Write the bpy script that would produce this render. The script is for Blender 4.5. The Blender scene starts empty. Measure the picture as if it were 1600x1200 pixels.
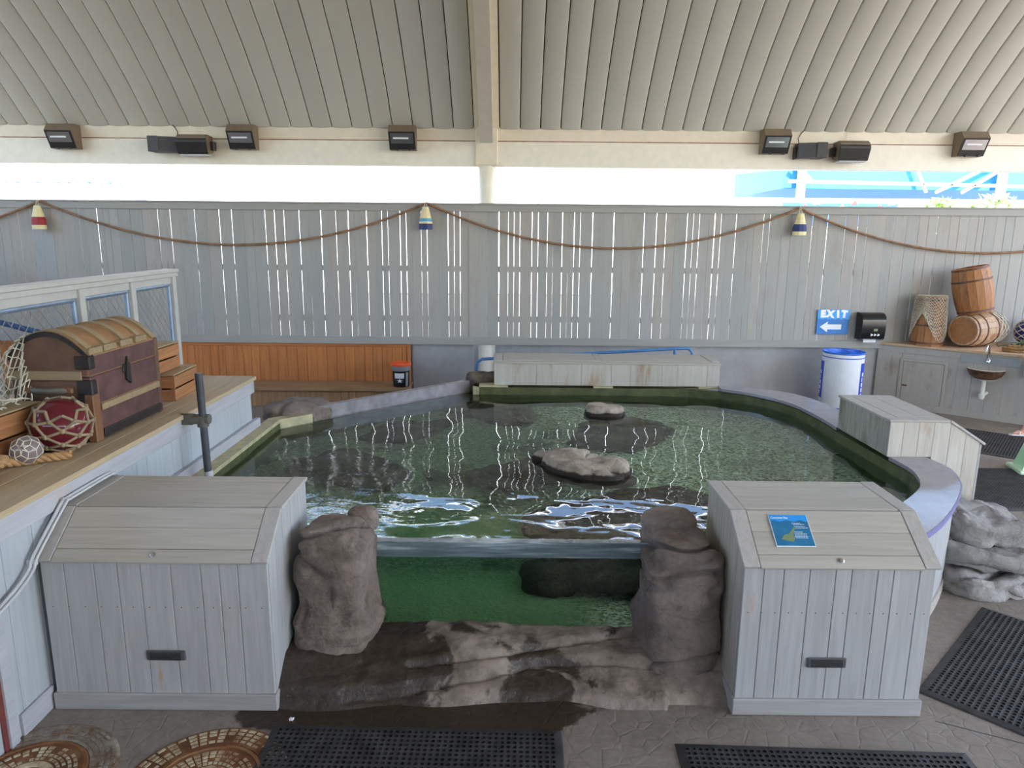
import bpy, bmesh, math, random
from math import sin, cos, pi, radians, sqrt, atan2, tan, hypot
from mathutils import Vector, Matrix, noise as mnoise

S = bpy.context.scene
COL = S.collection
rnd = random.Random(7)

# ------------------------------------------------------------------ camera, sky, sun, exposure
cam_d = bpy.data.cameras.new('camera'); cam = bpy.data.objects.new('camera', cam_d); COL.objects.link(cam)
cam_d.sensor_width = 36.0; cam_d.lens = 1109 * 36 / 1600.0; cam_d.clip_end = 300
cam.matrix_world = Matrix.Translation((0, 0, 2.6)) @ Matrix.Rotation(radians(90 - 11.6), 4, 'X') @ Matrix.Rotation(radians(0.5), 4, 'Z')
S.camera = cam

world = bpy.data.worlds.new('sky'); S.world = world; world.use_nodes = True
wn = world.node_tree.nodes; wl = world.node_tree.links
sky = wn.new('ShaderNodeTexSky'); sky.sky_type = 'NISHITA'; sky.sun_disc = False
sky.sun_elevation = radians(52); sky.sun_rotation = radians(125); sky.air_density = 1.0; sky.dust_density = 1.2; sky.ozone_density = 1.0
wl.new(sky.outputs[0], wn['Background'].inputs[0]); wn['Background'].inputs[1].default_value = 2.2

sun_d = bpy.data.lights.new('sun', 'SUN'); sun = bpy.data.objects.new('sun', sun_d); COL.objects.link(sun)
sun_d.energy = 60.0; sun_d.angle = radians(0.6); sun_d.color = (1.0, 0.98, 0.95)
# the sun stands high on the right, a little behind the visitor
sd = Vector((-0.28, 0.68, -0.85)).normalized()
sun.rotation_euler = sd.to_track_quat('-Z', 'Y').to_euler(); sun.location = (20, -15, 30)

S.view_settings.view_transform = 'Standard'; S.view_settings.look = 'None'
S.view_settings.gamma = 1.0; S.view_settings.use_curve_mapping = False
S.view_settings.exposure = -0.85
S.cycles.use_denoising = True
S.cycles.max_bounces = 14; S.cycles.diffuse_bounces = 6; S.cycles.glossy_bounces = 5
S.cycles.transmission_bounces = 10; S.cycles.transparent_max_bounces = 12
S.cycles.sample_clamp_indirect = 40.0; S.cycles.blur_glossy = 0.5

# ------------------------------------------------------------------ small mesh library
class MB:
    def __init__(s): s.v = []; s.f = []
    def add(s, vs, fs, M=None):
        b = len(s.v)
        for p in vs:
            p = Vector(p)
            s.v.append(M @ p if M is not None else p)
        for f in fs: s.f.append([b + i for i in f])
        return s
    def box(s, x0, x1, y0, y1, z0, z1, M=None):
        vs = [(x, y, z) for z in (z0, z1) for y in (y0, y1) for x in (x0, x1)]
        return s.add(vs, [(0,2,3,1),(4,5,7,6),(0,1,5,4),(2,6,7,3),(0,4,6,2),(1,3,7,5)], M)
    def cbox(s, x0, x1, y0, y1, z0, z1, c=.004, M=None):
        """box with chamfered edges"""
        lo = (x0, y0, z0); hi = (x1, y1, z1); vs = []; idx = {}
        for i in range(8):
            sg = [(i >> k) & 1 for k in range(3)]
            for a in range(3):
                p = []
                for k in range(3):
                    e = hi[k] if sg[k] else lo[k]
                    if k != a: e += -c if sg[k] else c
                    p.append(e)
                idx[(i, a)] = len(vs); vs.append(p)
        fs = []
        for a in range(3):
            b, d = (a + 1) % 3, (a + 2) % 3
            for sgn in (0, 1):
                q = [(0,0),(1,0),(1,1),(0,1)]
                f = [idx[((sgn << a) | (u << b) | (w << d), a)] for u, w in q]
                fs.append(f if sgn else f[::-1])
        for a in range(3):
            b, d = (a + 1) % 3, (a + 2) % 3
            for u in (0, 1):
                for w in (0, 1):
                    i0 = (u << b) | (w << d); i1 = i0 | (1 << a)
                    f = [idx[(i0, b)], idx[(i1, b)], idx[(i1, d)], idx[(i0, d)]]
                    fs.append(f if (u ^ w) else f[::-1])
        for i in range(8):
            f = [idx[(i, 0)], idx[(i, 1)], idx[(i, 2)]]
            par = bin(i).count('1') % 2
            fs.append(f if par else f[::-1])
        return s.add(vs, fs, M)
    def prism(s, poly, a0, a1, axis='x', M=None):
        """poly of 2D points extruded along axis; x: (y,z)  y: (x,z)  z: (x,y)"""
        def P(p, a):
            return {'x': (a, p[0], p[1]), 'y': (p[0], a, p[1]), 'z': (p[0], p[1], a)}[axis]
        n = len(poly)
        ar = sum(poly[i][0]*poly[(i+1)%n][1] - poly[(i+1)%n][0]*poly[i][1] for i in range(n))
        if ar < 0: poly = poly[::-1]
        if axis == 'y': poly = poly[::-1]
        vs = [P(p, a0) for p in poly] + [P(p, a1) for p in poly]
        fs = [list(range(n))[::-1], list(range(n, 2*n))] + [[i, (i+1) % n, n + (i+1) % n, n + i] for i in range(n)]
        return s.add(vs, fs, M)
    def tube(s, pts, r, n=8, closed=False, cap=True, M=None):
        pts = [Vector(p) for p in pts]; m = len(pts)
        rr = r if isinstance(r, (list, tuple)) else [r] * m
        vs = []; fs = []; up = None
        for i, p in enumerate(pts):
            if closed: t = pts[(i+1) % m] - pts[i-1]
            else: t = pts[min(i+1, m-1)] - pts[max(i-1, 0)]
            if t.length < 1e-9: t = Vector((0, 0, 1))
            t.normalize()
            if up is None:
                up = Vector((0, 0, 1)) if abs(t.z) < .9 else Vector((1, 0, 0))
            up = up - t * up.dot(t)
            if up.length < 1e-6: up = t.orthogonal()
            up.normalize(); sd_ = t.cross(up)
            for k in range(n):
                a = 2 * pi * k / n
                vs.append(p + (up * cos(a) + sd_ * sin(a)) * rr[i])
        for i in range(m if closed else m - 1):
            j = (i + 1) % m
            for k in range(n):
                k2 = (k + 1) % n
                fs.append([i*n + k, j*n + k, j*n + k2, i*n + k2][::-1])
        if cap and not closed:
            fs.append([k for k in range(n)]); fs.append([(m-1)*n + k for k in range(n)][::-1])
        return s.add(vs, fs, M)
    def lathe(s, prof, n=24, M=None, a0=0., a1=2*pi, capb=True, capt=True, scal=None):
        full = abs(a1 - a0 - 2*pi) < 1e-6
        nn = n if full else n + 1
        vs = []; fs = []
        for r, z in prof:
            for k in range(nn):
                a = a0 + (a1 - a0) * k / n
                q = r * (scal(a, z) if scal else 1)
                vs.append((q * cos(a), q * sin(a), z))
        for i in range(len(prof) - 1):
            for k in range(n):
                k2 = (k + 1) % nn
                fs.append([i*nn + k, i*nn + k2, (i+1)*nn + k2, (i+1)*nn + k])
        if full:
            if capb and prof[0][0] > 1e-5: fs.append(list(range(nn))[::-1])
            if capt and prof[-1][0] > 1e-5: fs.append([(len(prof)-1)*nn + k for k in range(nn)])
        return s.add(vs, fs, M)

ORG = {}
def props(o, label=None, cat=None, group=None, kind=None):
    if label: o['label'] = label
    if cat: o['category'] = cat
    if group: o['group'] = group
    if kind: o['kind'] = kind
    return o
def thing(name, loc, label, cat, group=None, kind=None):
    o = bpy.data.objects.new(name, None); COL.objects.link(o); o.empty_display_size = .1
    o.location = loc; ORG[o.name] = Vector(loc)
    return props(o, label, cat, group, kind)
def mk(name, mb, mat, parent=None, label=None, cat=None, group=None, kind=None, smooth=False, org=None):
    """one mesh object from world-space geometry"""
    if org is None:
        if parent is not None: org = ORG[parent.name]
        else:
            xs = [p.x for p in mb.v]; ys = [p.y for p in mb.v]; zs = [p.z for p in mb.v]
            org = Vector(((min(xs)+max(xs))/2, (min(ys)+max(ys))/2, min(zs)))
    org = Vector(org)
    me = bpy.data.meshes.new(name); me.from_pydata([tuple(p - org) for p in mb.v], [], mb.f); me.update()
    if smooth:
        me.polygons.foreach_set('use_smooth', [True] * len(me.polygons))
        if smooth != 'all':
            try: me.set_sharp_from_angle(angle=radians(38))
            except Exception: pass
    if mat is not None: me.materials.append(mat)
    o = bpy.data.objects.new(name, me); COL.objects.link(o); ORG[o.name] = org
    if parent is not None:
        o.parent = parent; o.location = org - ORG[parent.name]
    else: o.location = org
    return props(o, label, cat, group, kind)
def inst(name, me, loc, parent, rot=None):
    """another piece that shares mesh data; loc in world space"""
    o = bpy.data.objects.new(name, me); COL.objects.link(o); ORG[o.name] = Vector(loc)
    o.parent = parent; o.location = Vector(loc) - ORG[parent.name]
    if rot is not None: o.rotation_euler = rot
    return o
def mesh_of(name, mb, mat):
    me = bpy.data.meshes.new(name); me.from_pydata([tuple(p) for p in mb.v], [], mb.f); me.update()
    me.materials.append(mat); return me
def frame(o, x, y, z):
    M = Matrix.Identity(4)
    for i, a in enumerate((x, y, z)):
        a = Vector(a)
        for k in range(3): M[k][i] = a[k]
    for k in range(3): M[k][3] = o[k]
    return M
def rotz(loc, a): return Matrix.Translation(loc) @ Matrix.Rotation(a, 4, 'Z')

# ------------------------------------------------------------------ materials (all procedural)
def lin(r, g, b):
    def c(x):
        x /= 255.
        return x / 12.92 if x <= .04045 else ((x + .055) / 1.055) ** 2.4
    return (c(r), c(g), c(b), 1)
class NT:
    def __init__(s, name):
        s.m = bpy.data.materials.new(name); s.m.use_nodes = True
        s.n = s.m.node_tree.nodes; s.l = s.m.node_tree.links
        s.b = s.n['Principled BSDF']; s.out = s.n['Material Output']
    def new(s, t, **kw):
        x = s.n.new(t)
        for k, v in kw.items():
            if k.startswith('i_'): x.inputs[k[2:]].default_value = v
            else: setattr(x, k, v)
        return x
    def ln(s, a, b): s.l.new(a, b)
    def coord(s, scale=(1,1,1), rand=True, world=False):
        if world: src = s.new('ShaderNodeNewGeometry').outputs['Position']
        else: src = s.new('ShaderNodeTexCoord').outputs['Object']
        mp = s.new('ShaderNodeMapping'); mp.inputs['Scale'].default_value = scale
        s.ln(src, mp.inputs['Vector'])
        if rand and not world:
            oi = s.new('ShaderNodeObjectInfo'); mu = s.new('ShaderNodeMath', operation='MULTIPLY'); mu.inputs[1].default_value = 60.
            s.ln(oi.outputs['Random'], mu.inputs[0]); s.ln(mu.outputs[0], mp.inputs['Location'])
        return mp.outputs[0]
    def noise(s, vec, scale, detail=4, rough=.55, dist=0.):
        x = s.new('ShaderNodeTexNoise'); x.inputs['Scale'].default_value = scale; x.inputs['Detail'].default_value = detail
        x.inputs['Roughness'].default_value = rough; x.inputs['Distortion'].default_value = dist
        s.ln(vec, x.inputs['Vector']); return x.outputs[0]
    def ramp(s, f, stops):
        r = s.new('ShaderNodeValToRGB'); e = r.color_ramp.elements
        while len(e) < len(stops): e.new(.5)
        for i, (p, c) in enumerate(stops): e[i].position = p; e[i].color = c if len(c) == 4 else (*c, 1)
        s.ln(f, r.inputs[0]); return r.outputs[0]
    def mix(s, f, a, b, mode='MIX'):
        x = s.new('ShaderNodeMix', data_type='RGBA', blend_type=mode)
        for sock, v in ((x.inputs[0], f), (x.inputs[6], a), (x.inputs[7], b)):
            if hasattr(v, 'is_output'): s.ln(v, sock)
            else: sock.default_value = v
        return x.outputs[2]
    def math(s, op, a, b=0., clamp=False):
        x = s.new('ShaderNodeMath', operation=op); x.use_clamp = clamp
        for sock, v in ((x.inputs[0], a), (x.inputs[1], b)):
            if hasattr(v, 'is_output'): s.ln(v, sock)
            else: sock.default_value = v
        return x.outputs[0]
    def sstep(s, v, a, b):
        x = s.new('ShaderNodeMapRange', interpolation_type='SMOOTHSTEP'); x.inputs['From Min'].default_value = a; x.inputs['From Max'].default_value = b
        s.ln(v, x.inputs['Value']); return x.outputs[0]
    def bump(s, h, dist=.01, strength=1.):
        x = s.new('ShaderNodeBump'); x.inputs['Distance'].default_value = dist; x.inputs['Strength'].default_value = strength
        s.ln(h, x.inputs['Height']); s.ln(x.outputs[0], s.b.inputs['Normal']); return x.outputs[0]
    def vary(s, col, amt):
        oi = s.new('ShaderNodeObjectInfo'); mr = s.new('ShaderNodeMapRange')
        mr.inputs['To Min'].default_value = 1 - amt; mr.inputs['To Max'].default_value = 1 + amt * .7
        s.ln(oi.outputs['Random'], mr.inputs['Value'])
        h = s.new('ShaderNodeHueSaturation'); s.ln(mr.outputs[0], h.inputs['Value']); s.ln(col, h.inputs['Color']); return h.outputs[0]
    def fin(s, col, rough=.6, metal=0., spec=None):
        for k, v in (('Base Color', col), ('Roughness', rough)):
            if hasattr(v, 'is_output'): s.ln(v, s.b.inputs[k])
            else: s.b.inputs[k].default_value = v
        s.b.inputs['Metallic'].default_value = metal
        if spec is not None: s.b.inputs['Specular IOR Level'].default_value = spec
        return s.m
def plain(name, rgb, rough=.5, metal=0., mott=.06, spec=None):
    t = NT(name); c = lin(*rgb)
    n = t.noise(t.coord(), 9, 3)
    a = tuple(x * (1 - mott*2) for x in c[:3]) + (1,); b = tuple(min(1, x * (1 + mott*2)) for x in c[:3]) + (1,)
    return t.fin(t.ramp(n, [(.3, a), (.7, b)]), rough, metal, spec)
def wood(name, ca, cb, axis='z', rough=.65, var=.1, wear=None, wearamt=.62, scale=1., bump=.0015, wscale=2.2, wstretch=.35, fleck=None):
    t = NT(name); k = {'x': (.06, 1, 1), 'y': (1, .06, 1), 'z': (1, 1, .06)}[axis]
    v = t.coord(tuple(a * scale for a in k))
    n = t.noise(v, 34, 5, .6, .6)
    col = t.ramp(n, [(.28, lin(*ca)), (.72, lin(*cb))])
    if wear:
        kw = tuple(a if a > .5 else wstretch for a in k)
        n2 = t.noise(t.coord(kw), wscale * 2, 5, .65)
        f = t.ramp(n2, [(wearamt, (0,0,0,1)), (wearamt + .16, (1,1,1,1))])
        col = t.mix(f, col, lin(*wear))
    if fleck:
        n3 = t.noise(t.coord(tuple(a if a > .5 else .16 for a in k)), 13, 4, .6)
        col = t.mix(t.ramp(n3, [(.66, (0,0,0,1)), (.74, (1,1,1,1))]), col, lin(*fleck))
    if var: col = t.vary(col, var)
    t.bump(n, bump); return t.fin(col, rough)
def stone(name, stops, scale=4, bump=.02, rough=.85, fine=40):
    t = NT(name); v = t.coord(rand=True)
    n = t.noise(v, scale, 8, .65); n2 = t.noise(v, fine, 3, .6)
    f = t.math('ADD', t.math('MULTIPLY', n, .8), t.math('MULTIPLY', n2, .2))
    col = t.ramp(f, [(p, lin(*c)) for p, c in stops])
    ck = t.noise(t.coord((1, 1, 1.8)), scale * .9, 3, .55, .9)
    crack = t.ramp(t.math('ABSOLUTE', t.math('SUBTRACT', ck, .5)), [(.0, (.42, .40, .38, 1)), (.022, (1, 1, 1, 1))])
    col = t.mix(.4, col, crack, 'MULTIPLY')
    t.bump(t.math('ADD', t.math('MULTIPLY', n, .5), t.math('MULTIPLY', n2, .35)), bump)
    return t.fin(col, rough)

M = {}
# roof slats: fine ribs across each slat
t = NT('roof_metal'); v = t.coord((1, 1, 1), rand=False)
w = t.new('ShaderNodeTexWave', wave_type='BANDS', bands_direction='Y'); w.inputs['Scale'].default_value = 14; w.inputs['Distortion'].default_value = .6
t.ln(v, w.inputs['Vector'])
col = t.mix(t.noise(v, 1.3, 3), lin(196, 192, 180), lin(206, 203, 192)); t.bump(w.outputs[1], .002, .5); M['roof'] = t.fin(t.vary(col, .05), .42)
M['cream'] = plain('cream_paint', (234, 222, 200), .5, mott=.02)
M['cream2'] = plain('pale_cream_paint', (240, 233, 217), .5, mott=.02)
M['rust_line'] = plain('rusty_seam', (150, 105, 80), .8, mott=.2)
t = NT('grey_fence_paint'); v = t.coord((1, 1, .06)); n = t.noise(v, 34, 5, .6, .6)
oi = t.new('ShaderNodeObjectInfo'); hue = t.ramp(oi.outputs['Random'], [(.0, lin(157, 157, 154)), (.3, lin(163, 162, 158)), (.55, lin(166, 161, 155)), (.8, lin(168, 164, 159)), (1., lin(160, 162, 163))])
wr = t.ramp(t.noise(t.coord((1, 1, .35)), 4, 5, .65), [(.55, (1, 1, 1, 1)), (.72, (.93, .88, .84, 1))])
col = t.mix(1., t.mix(1., hue, t.ramp(n, [(.3, (.95, .95, .95, 1)), (.7, (1.04, 1.04, 1.04, 1))]), 'MULTIPLY'), wr, 'MULTIPLY'); t.bump(n, .0015); M['fence'] = t.fin(col, .75)
M['fence_rail'] = wood('grey_rail_paint', (154, 152, 148), (164, 162, 158), 'x', .75, .03)
M['box'] = wood('washed_white_wood', (158, 157, 158), (178, 177, 178), 'z', .6, .05, wear=(168, 158, 152), wearamt=.64, fleck=(178, 148, 124))
M['plinth'] = wood('washed_plinth_wood', (150, 147, 146), (172, 169, 167), 'x', .6, .04, wear=(128, 118, 108), wearamt=.6)
M['boxx'] = wood('washed_white_lid_wood', (168, 161, 150), (188, 182, 172), 'x', .55, .05, wear=(176, 160, 140), wearamt=.66)
M['boxy'] = wood('washed_white_trim_wood', (166, 160, 154), (186, 180, 174), 'y', .55, .05, wear=(186, 160, 136), wearamt=.62)
M['box_stain'] = wood('water_stained_white_wood', (178, 172, 162), (200, 194, 184), 'z', .6, .06, wear=(164, 128, 96), wearamt=.55, wstretch=.25)
M['box_olive'] = wood('weathered_white_wood', (150, 142, 126), (186, 178, 164), 'z', .6, .05, wear=(122, 108, 84), wearamt=.54)
M['deckside'] = wood('pale_blue_deck_paint', (166, 171, 176), (184, 188, 192), 'z', .6, .05, wear=(184, 176, 172), wearamt=.64)
M['decktrim'] = wood('pale_blue_trim_paint', (166, 166, 171), (184, 183, 188), 'y', .6, .03, wear=(188, 160, 146), wearamt=.63)
M['decktop'] = wood('tan_deck_wood', (172, 150, 118), (194, 172, 140), 'y', .6, .05, wear=(150, 126, 96), wearamt=.66)
M['pine'] = wood('orange_pine', (168, 98, 48), (204, 134, 74), 'z', .5, .09, scale=.7)
M['pinex'] = wood('orange_pine_rail', (164, 94, 46), (200, 130, 72), 'x', .5, .05)
M['bench'] = wood('weathered_bench_wood', (140, 108, 76), (172, 138, 102), 'x', .6, .08)
M['benchz'] = wood('weathered_bench_front_wood', (150, 112, 78), (186, 146, 106), 'z', .6, .1)
M['crate'] = wood('crate_wood', (138, 90, 54), (178, 124, 80), 'y', .7, .12, wear=(92, 60, 42), wearamt=.6)
M['cratex'] = wood('crate_wood_end', (138, 90, 54), (178, 122, 78), 'x', .7, .12, wear=(92, 60, 42), wearamt=.6)
M['cratetop'] = wood('crate_top_wood', (146, 122, 88), (170, 146, 110), 'y', .7, .06)
M['trunk_red'] = plain('dark_red_trunk_paint', (92, 62, 60), .55, mott=.16)
M['trunk_br'] = plain('brown_trunk_canvas', (98, 70, 54), .65, mott=.12)
M['trunk_lid'] = plain('tan_trunk_lid_tin', (152, 112, 76), .6, mott=.1)
M['trunk_sl'] = wood('trunk_slat_wood', (134, 114, 84), (158, 138, 106), 'x', .6, .08)
M['trunk_dk'] = plain('dark_iron_fitting', (48, 42, 42), .5, .3, mott=.2)
M['leather'] = plain('leather_handle', (124, 84, 58), .5)
M['redglass'] = NT('red_glass').fin(lin(96, 26, 36), .08, 0.)
M['clearglass'] = NT('purple_glass').fin(lin(126, 110, 112), .08, 0.)
M['blueglass'] = NT('blue_glass').fin(lin(34, 44, 116), .1, 0.)
M['netrope'] = plain('net_cord', (148, 130, 104), .85, mott=.15)
M['netpale'] = plain('pale_net_cord', (208, 202, 184), .85, mott=.1)
M['netgreen'] = plain('green_net_cord', (84, 100, 68), .85, mott=.2)
M['rope'] = plain('manila_rope', (168, 130, 88), .85, mott=.14)
M['ropebr'] = plain('brown_rope', (146, 112, 86), .85, mott=.14)
M['iron'] = plain('dark_pvc_pipe', (66, 68, 76), .5, mott=.1)
M['clamp'] = plain('grey_clamp', (96, 92, 84), .6, mott=.1)
M['conduit'] = plain('white_conduit', (196, 196, 198), .5, mott=.03)
M['bronze'] = plain('bronze_housing', (122, 104, 86), .5, .0, mott=.05)
M['black'] = plain('black_plastic', (48, 46, 46), .4, mott=.1)
M['blackg'] = plain('glossy_black_plastic', (24, 24, 26), .16, mott=.05)
M['dgrey'] = plain('dark_grey_plastic', (78, 79, 84), .5, mott=.06)
M['chrome'] = plain('chrome', (205, 208, 212), .12, 1., mott=.02)
M['galv'] = plain('galvanised_frame', (132, 150, 172), .45, .5, mott=.08)
M['wire'] = plain('chain_link_wire', (150, 148, 142), .5, .4, mott=.05)
M['whitep'] = plain('white_painted_wood', (182, 180, 176), .55, mott=.03)
M['bluerail'] = plain('blue_handrail_paint', (74, 124, 176), .4, mott=.05)
M['navyrail'] = plain('dark_blue_handrail_paint', (52, 84, 130), .35, mott=.05)
M['white'] = plain('white_plastic', (226, 230, 236), .4, mott=.02)
M['blue'] = plain('blue_plastic', (40, 70, 190), .4, mott=.05)
M['bluebag'] = plain('blue_bag_liner', (54, 120, 228), .35, mott=.15)
M['orange'] = plain('orange_plastic', (250, 92, 34), .4, mott=.05)
M['signblue'] = plain('sign_blue', (18, 116, 196), .4, mott=.02)
M['signsky'] = plain('sign_light_blue', (36, 156, 238), .4, mott=.02)
M['signteal'] = plain('plaque_teal', (34, 116, 160), .4, mott=.1)
M['ray'] = plain('ray_drawing', (122, 142, 98), .6, mott=.1)
M['print'] = plain('white_print', (240, 242, 244), .5, mott=.01)
M['printdk'] = plain('dark_print', (40, 56, 66), .5, mott=.02)
M['signgreen'] = plain('pale_green_sign', (206, 232, 204), .45, mott=.03)
M['rubber'] = plain('black_rubber', (54, 53, 54), .6, mott=.25)
M['rimtop'] = plain('grey_rim_laminate', (148, 143, 150), .16, mott=.05, spec=.9)
M['rimedge'] = plain('lavender_rim_edge', (128, 124, 176), .3, mott=.05)
M['barrel'] = wood('barrel_wood', (136, 86, 48), (180, 124, 74), 'z', .55, .12, wear=(92, 54, 34), wearamt=.62)
M['barrelw'] = wood('worn_barrel_wood', (160, 116, 78), (206, 176, 142), 'z', .55, .14, wear=(136, 76, 48), wearamt=.56)
M['barrelhead'] = wood('barrel_head_wood', (150, 98, 54), (178, 124, 74), 'x', .55, .05)
M['hoop'] = plain('barrel_hoop', (104, 70, 56), .6, .1, mott=.2)
M['counter'] = wood('grey_counter_paint', (166, 159, 152), (178, 171, 164), 'z', .6, .02, wear=(136, 128, 118), wearamt=.6)
M['countertop'] = wood('counter_top_wood', (190, 154, 120), (216, 184, 152), 'x', .6, .03, wear=(150, 104, 80), wearamt=.6)
M['steel'] = plain('grey_splash_panel', (152, 154, 156), .4, .3, mott=.04)
M['shell'] = plain('brown_shell', (104, 70, 50), .5, mott=.3)
M['ceramic'] = plain('white_ceramic', (222, 220, 210), .2, mott=.05)
M['skin'] = plain('skin', (214, 158, 130), .5, mott=.02)
M['buoycream'] = plain('cream_buoy_paint', (228, 214, 166), .6, mott=.06)
M['buoyred'] = plain('red_buoy_paint', (158, 44, 52), .6, mott=.06)
M['buoynavy'] = plain('navy_buoy_paint', (44, 56, 108), .6, mott=.06)
M['buoysky'] = plain('sky_buoy_paint', (98, 160, 200), .6, mott=.06)
M['ledge'] = plain('tan_pool_ledge', (182, 172, 136), .6, mott=.1)
M['rock'] = stone('sculpted_rock', [(.3, (70, 60, 54)), (.46, (112, 99, 91)), (.6, (134, 120, 111)), (.8, (156, 144, 135))], 2.6, .022)
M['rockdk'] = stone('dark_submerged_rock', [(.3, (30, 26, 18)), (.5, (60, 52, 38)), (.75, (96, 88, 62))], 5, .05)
M['rockgrey'] = stone('grey_slab_rock', [(.3, (110, 106, 102)), (.5, (146, 142, 140)), (.75, (168, 164, 162))], 3.0, .02)
t = NT('pale_island_rock'); v = t.coord(rand=False, world=True); n = t.noise(v, 7, 7, .65); n2 = t.noise(v, 40, 3, .6)
xyz = t.new('ShaderNodeSeparateXYZ'); t.ln(v, xyz.inputs[0])
dryc = t.ramp(n, [(.32, lin(126, 108, 94)), (.5, lin(172, 158, 142)), (.8, lin(196, 184, 168))])
tide = t.sstep(t.math('ADD', xyz.outputs[2], t.math('MULTIPLY', n, .05)), .715, .695)     # dark tide line of wet algae
t.bump(t.math('ADD', t.math('MULTIPLY', n, .6), t.math('MULTIPLY', n2, .3)), .02); M['rockpale'] = t.fin(t.mix(tide, dryc, lin(52, 42, 32)), .75)
M['log'] = stone('dark_log_rock', [(.3, (58, 50, 42)), (.55, (104, 92, 80)), (.8, (128, 116, 102))], 5, .02)

# wet sculpted ledge: damp dark areas with their own shapes
t = NT('damp_ledge_rock'); v = t.coord(rand=False, world=True)
n = t.noise(v, 4.5, 8, .65); n2 = t.noise(v, 34, 3, .6)
dry = t.ramp(n, [(.3, lin(92, 80, 70)), (.55, lin(146, 132, 122)), (.78, lin(166, 154, 144))])
wet = t.ramp(n2, [(.3, lin(44, 36, 30)), (.75, lin(74, 62, 52))])
xyz = t.new('ShaderNodeSeparateXYZ'); t.ln(v, xyz.inputs[0])
f = t.math('ADD', t.math('MULTIPLY', t.noise(v, 2.2, 6, .62, .4), 1.7), t.math('MULTIPLY', xyz.outputs[0], -.2))
f = t.sstep(f, .80, .90)
t.bump(t.math('ADD', t.math('MULTIPLY', n, .6), t.math('MULTIPLY', n2, .25)), .03)
M['ledgerock'] = t.fin(t.mix(f, dry, wet), t.math('SUBTRACT', .85, t.math('MULTIPLY', f, .45)))

# concrete floor with a damp patch in front of the window
t = NT('stamped_concrete'); v = t.coord(rand=False, world=True)
n = t.noise(v, 1.4, 8, .65); n2 = t.noise(v, 22, 5, .65)
vor = t.new('ShaderNodeTexVoronoi', feature='DISTANCE_TO_EDGE'); vor.inputs['Scale'].default_value = 9; t.ln(v, vor.inputs['Vector'])
dry = t.ramp(t.math('ADD', t.math('MULTIPLY', n, .65), t.math('MULTIPLY', n2, .35)), [(.3, lin(104, 94, 86)), (.5, lin(136, 125, 115)), (.72, lin(158, 148, 138))])
wet = t.ramp(n2, [(.3, lin(44, 34, 26)), (.75, lin(72, 57, 44))])
xyz = t.new('ShaderNodeSeparateXYZ'); t.ln(v, xyz.inputs[0])
dx = t.math('MULTIPLY', t.math('ADD', xyz.outputs[0], .52), .92); dy = t.math('MULTIPLY', t.math('SUBTRACT', xyz.outputs[1], 3.56), 3.6)
dd = t.math('SQRT', t.math('ADD', t.math('MULTIPLY', dx, dx), t.math('MULTIPLY', dy, dy)))
f = t.sstep(t.math('ADD', dd, t.math('MULTIPLY', t.noise(v, 3.2, 5, .6), .75)), 1.36, 1.28)
t.bump(t.math('ADD', t.math('MULTIPLY', t.sstep(vor.outputs[0], 0, .08), .25), t.math('MULTIPLY', n2, .6)), .006)
M['floor'] = t.fin(t.mix(f, dry, wet), t.math('SUBTRACT', .8, t.math('MULTIPLY', f, .3)))
M['ground'] = stone('sunlit_paving', [(.3, (116, 112, 106)), (.7, (130, 126, 120))], .5, .005)
t = NT('wall_concrete'); v = t.coord(rand=True); n = t.noise(v, 1.6, 8, .7); n2 = t.noise(v, 30, 3)
t.bump(n2, .002); M['concrete'] = t.fin(t.ramp(n, [(.3, lin(146, 143, 142)), (.7, lin(170, 169, 170))]), .8)

# gravel bed
t = NT('gravel'); v = t.coord(rand=False, world=True)
vor = t.new('ShaderNodeTexVoronoi'); vor.inputs['Scale'].default_value = 42; t.ln(v, vor.inputs['Vector'])
sx = t.new('ShaderNodeSeparateColor'); t.ln(vor.outputs['Color'], sx.inputs[0])
g = t.ramp(sx.outputs[0], [(.05, lin(112, 110, 86)), (.4, lin(188, 182, 148)), (.75, lin(224, 216, 184)), (.97, lin(250, 246, 228))])
xyz = t.new('ShaderNodeSeparateXYZ'); t.ln(v, xyz.inputs[0])
alg = t.sstep(t.math('ADD', xyz.outputs[0], t.math('MULTIPLY', t.noise(v, 1.6, 5), 1.6)), 1.55, .95)
g = t.mix(t.math('MULTIPLY', alg, .8), g, t.mix(t.noise(v, 14, 4, .7), lin(52, 74, 50), lin(96, 126, 84)))
mud = t.sstep(t.noise(v, 1.1, 6, .65), .52, .62); g = t.mix(t.math('MULTIPLY', mud, t.math('ADD', .25, t.math('MULTIPLY', alg, .5))), g, lin(58, 52, 40))
bright = t.math('MULTIPLY', t.sstep(xyz.outputs[1], 5.7, 5.1), t.sstep(xyz.outputs[0], .9, .2))  # floor behind the window painted paler to make up for weak light
g = t.mix(t.math('MULTIPLY', bright, .85), g, t.mix(t.noise(v, 26, 4, .7), lin(96, 130, 84), lin(160, 190, 132)))
t.bump(vor.outputs[0], .012); M['gravel'] = t.fin(g, .8)
t = NT('algae_wall'); v = t.coord(rand=False, world=True); n = t.noise(v, 6, 6, .65)
M['algae'] = t.fin(t.ramp(n, [(.3, lin(62, 66, 38)), (.7, lin(100, 104, 62))]), .6)

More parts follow.
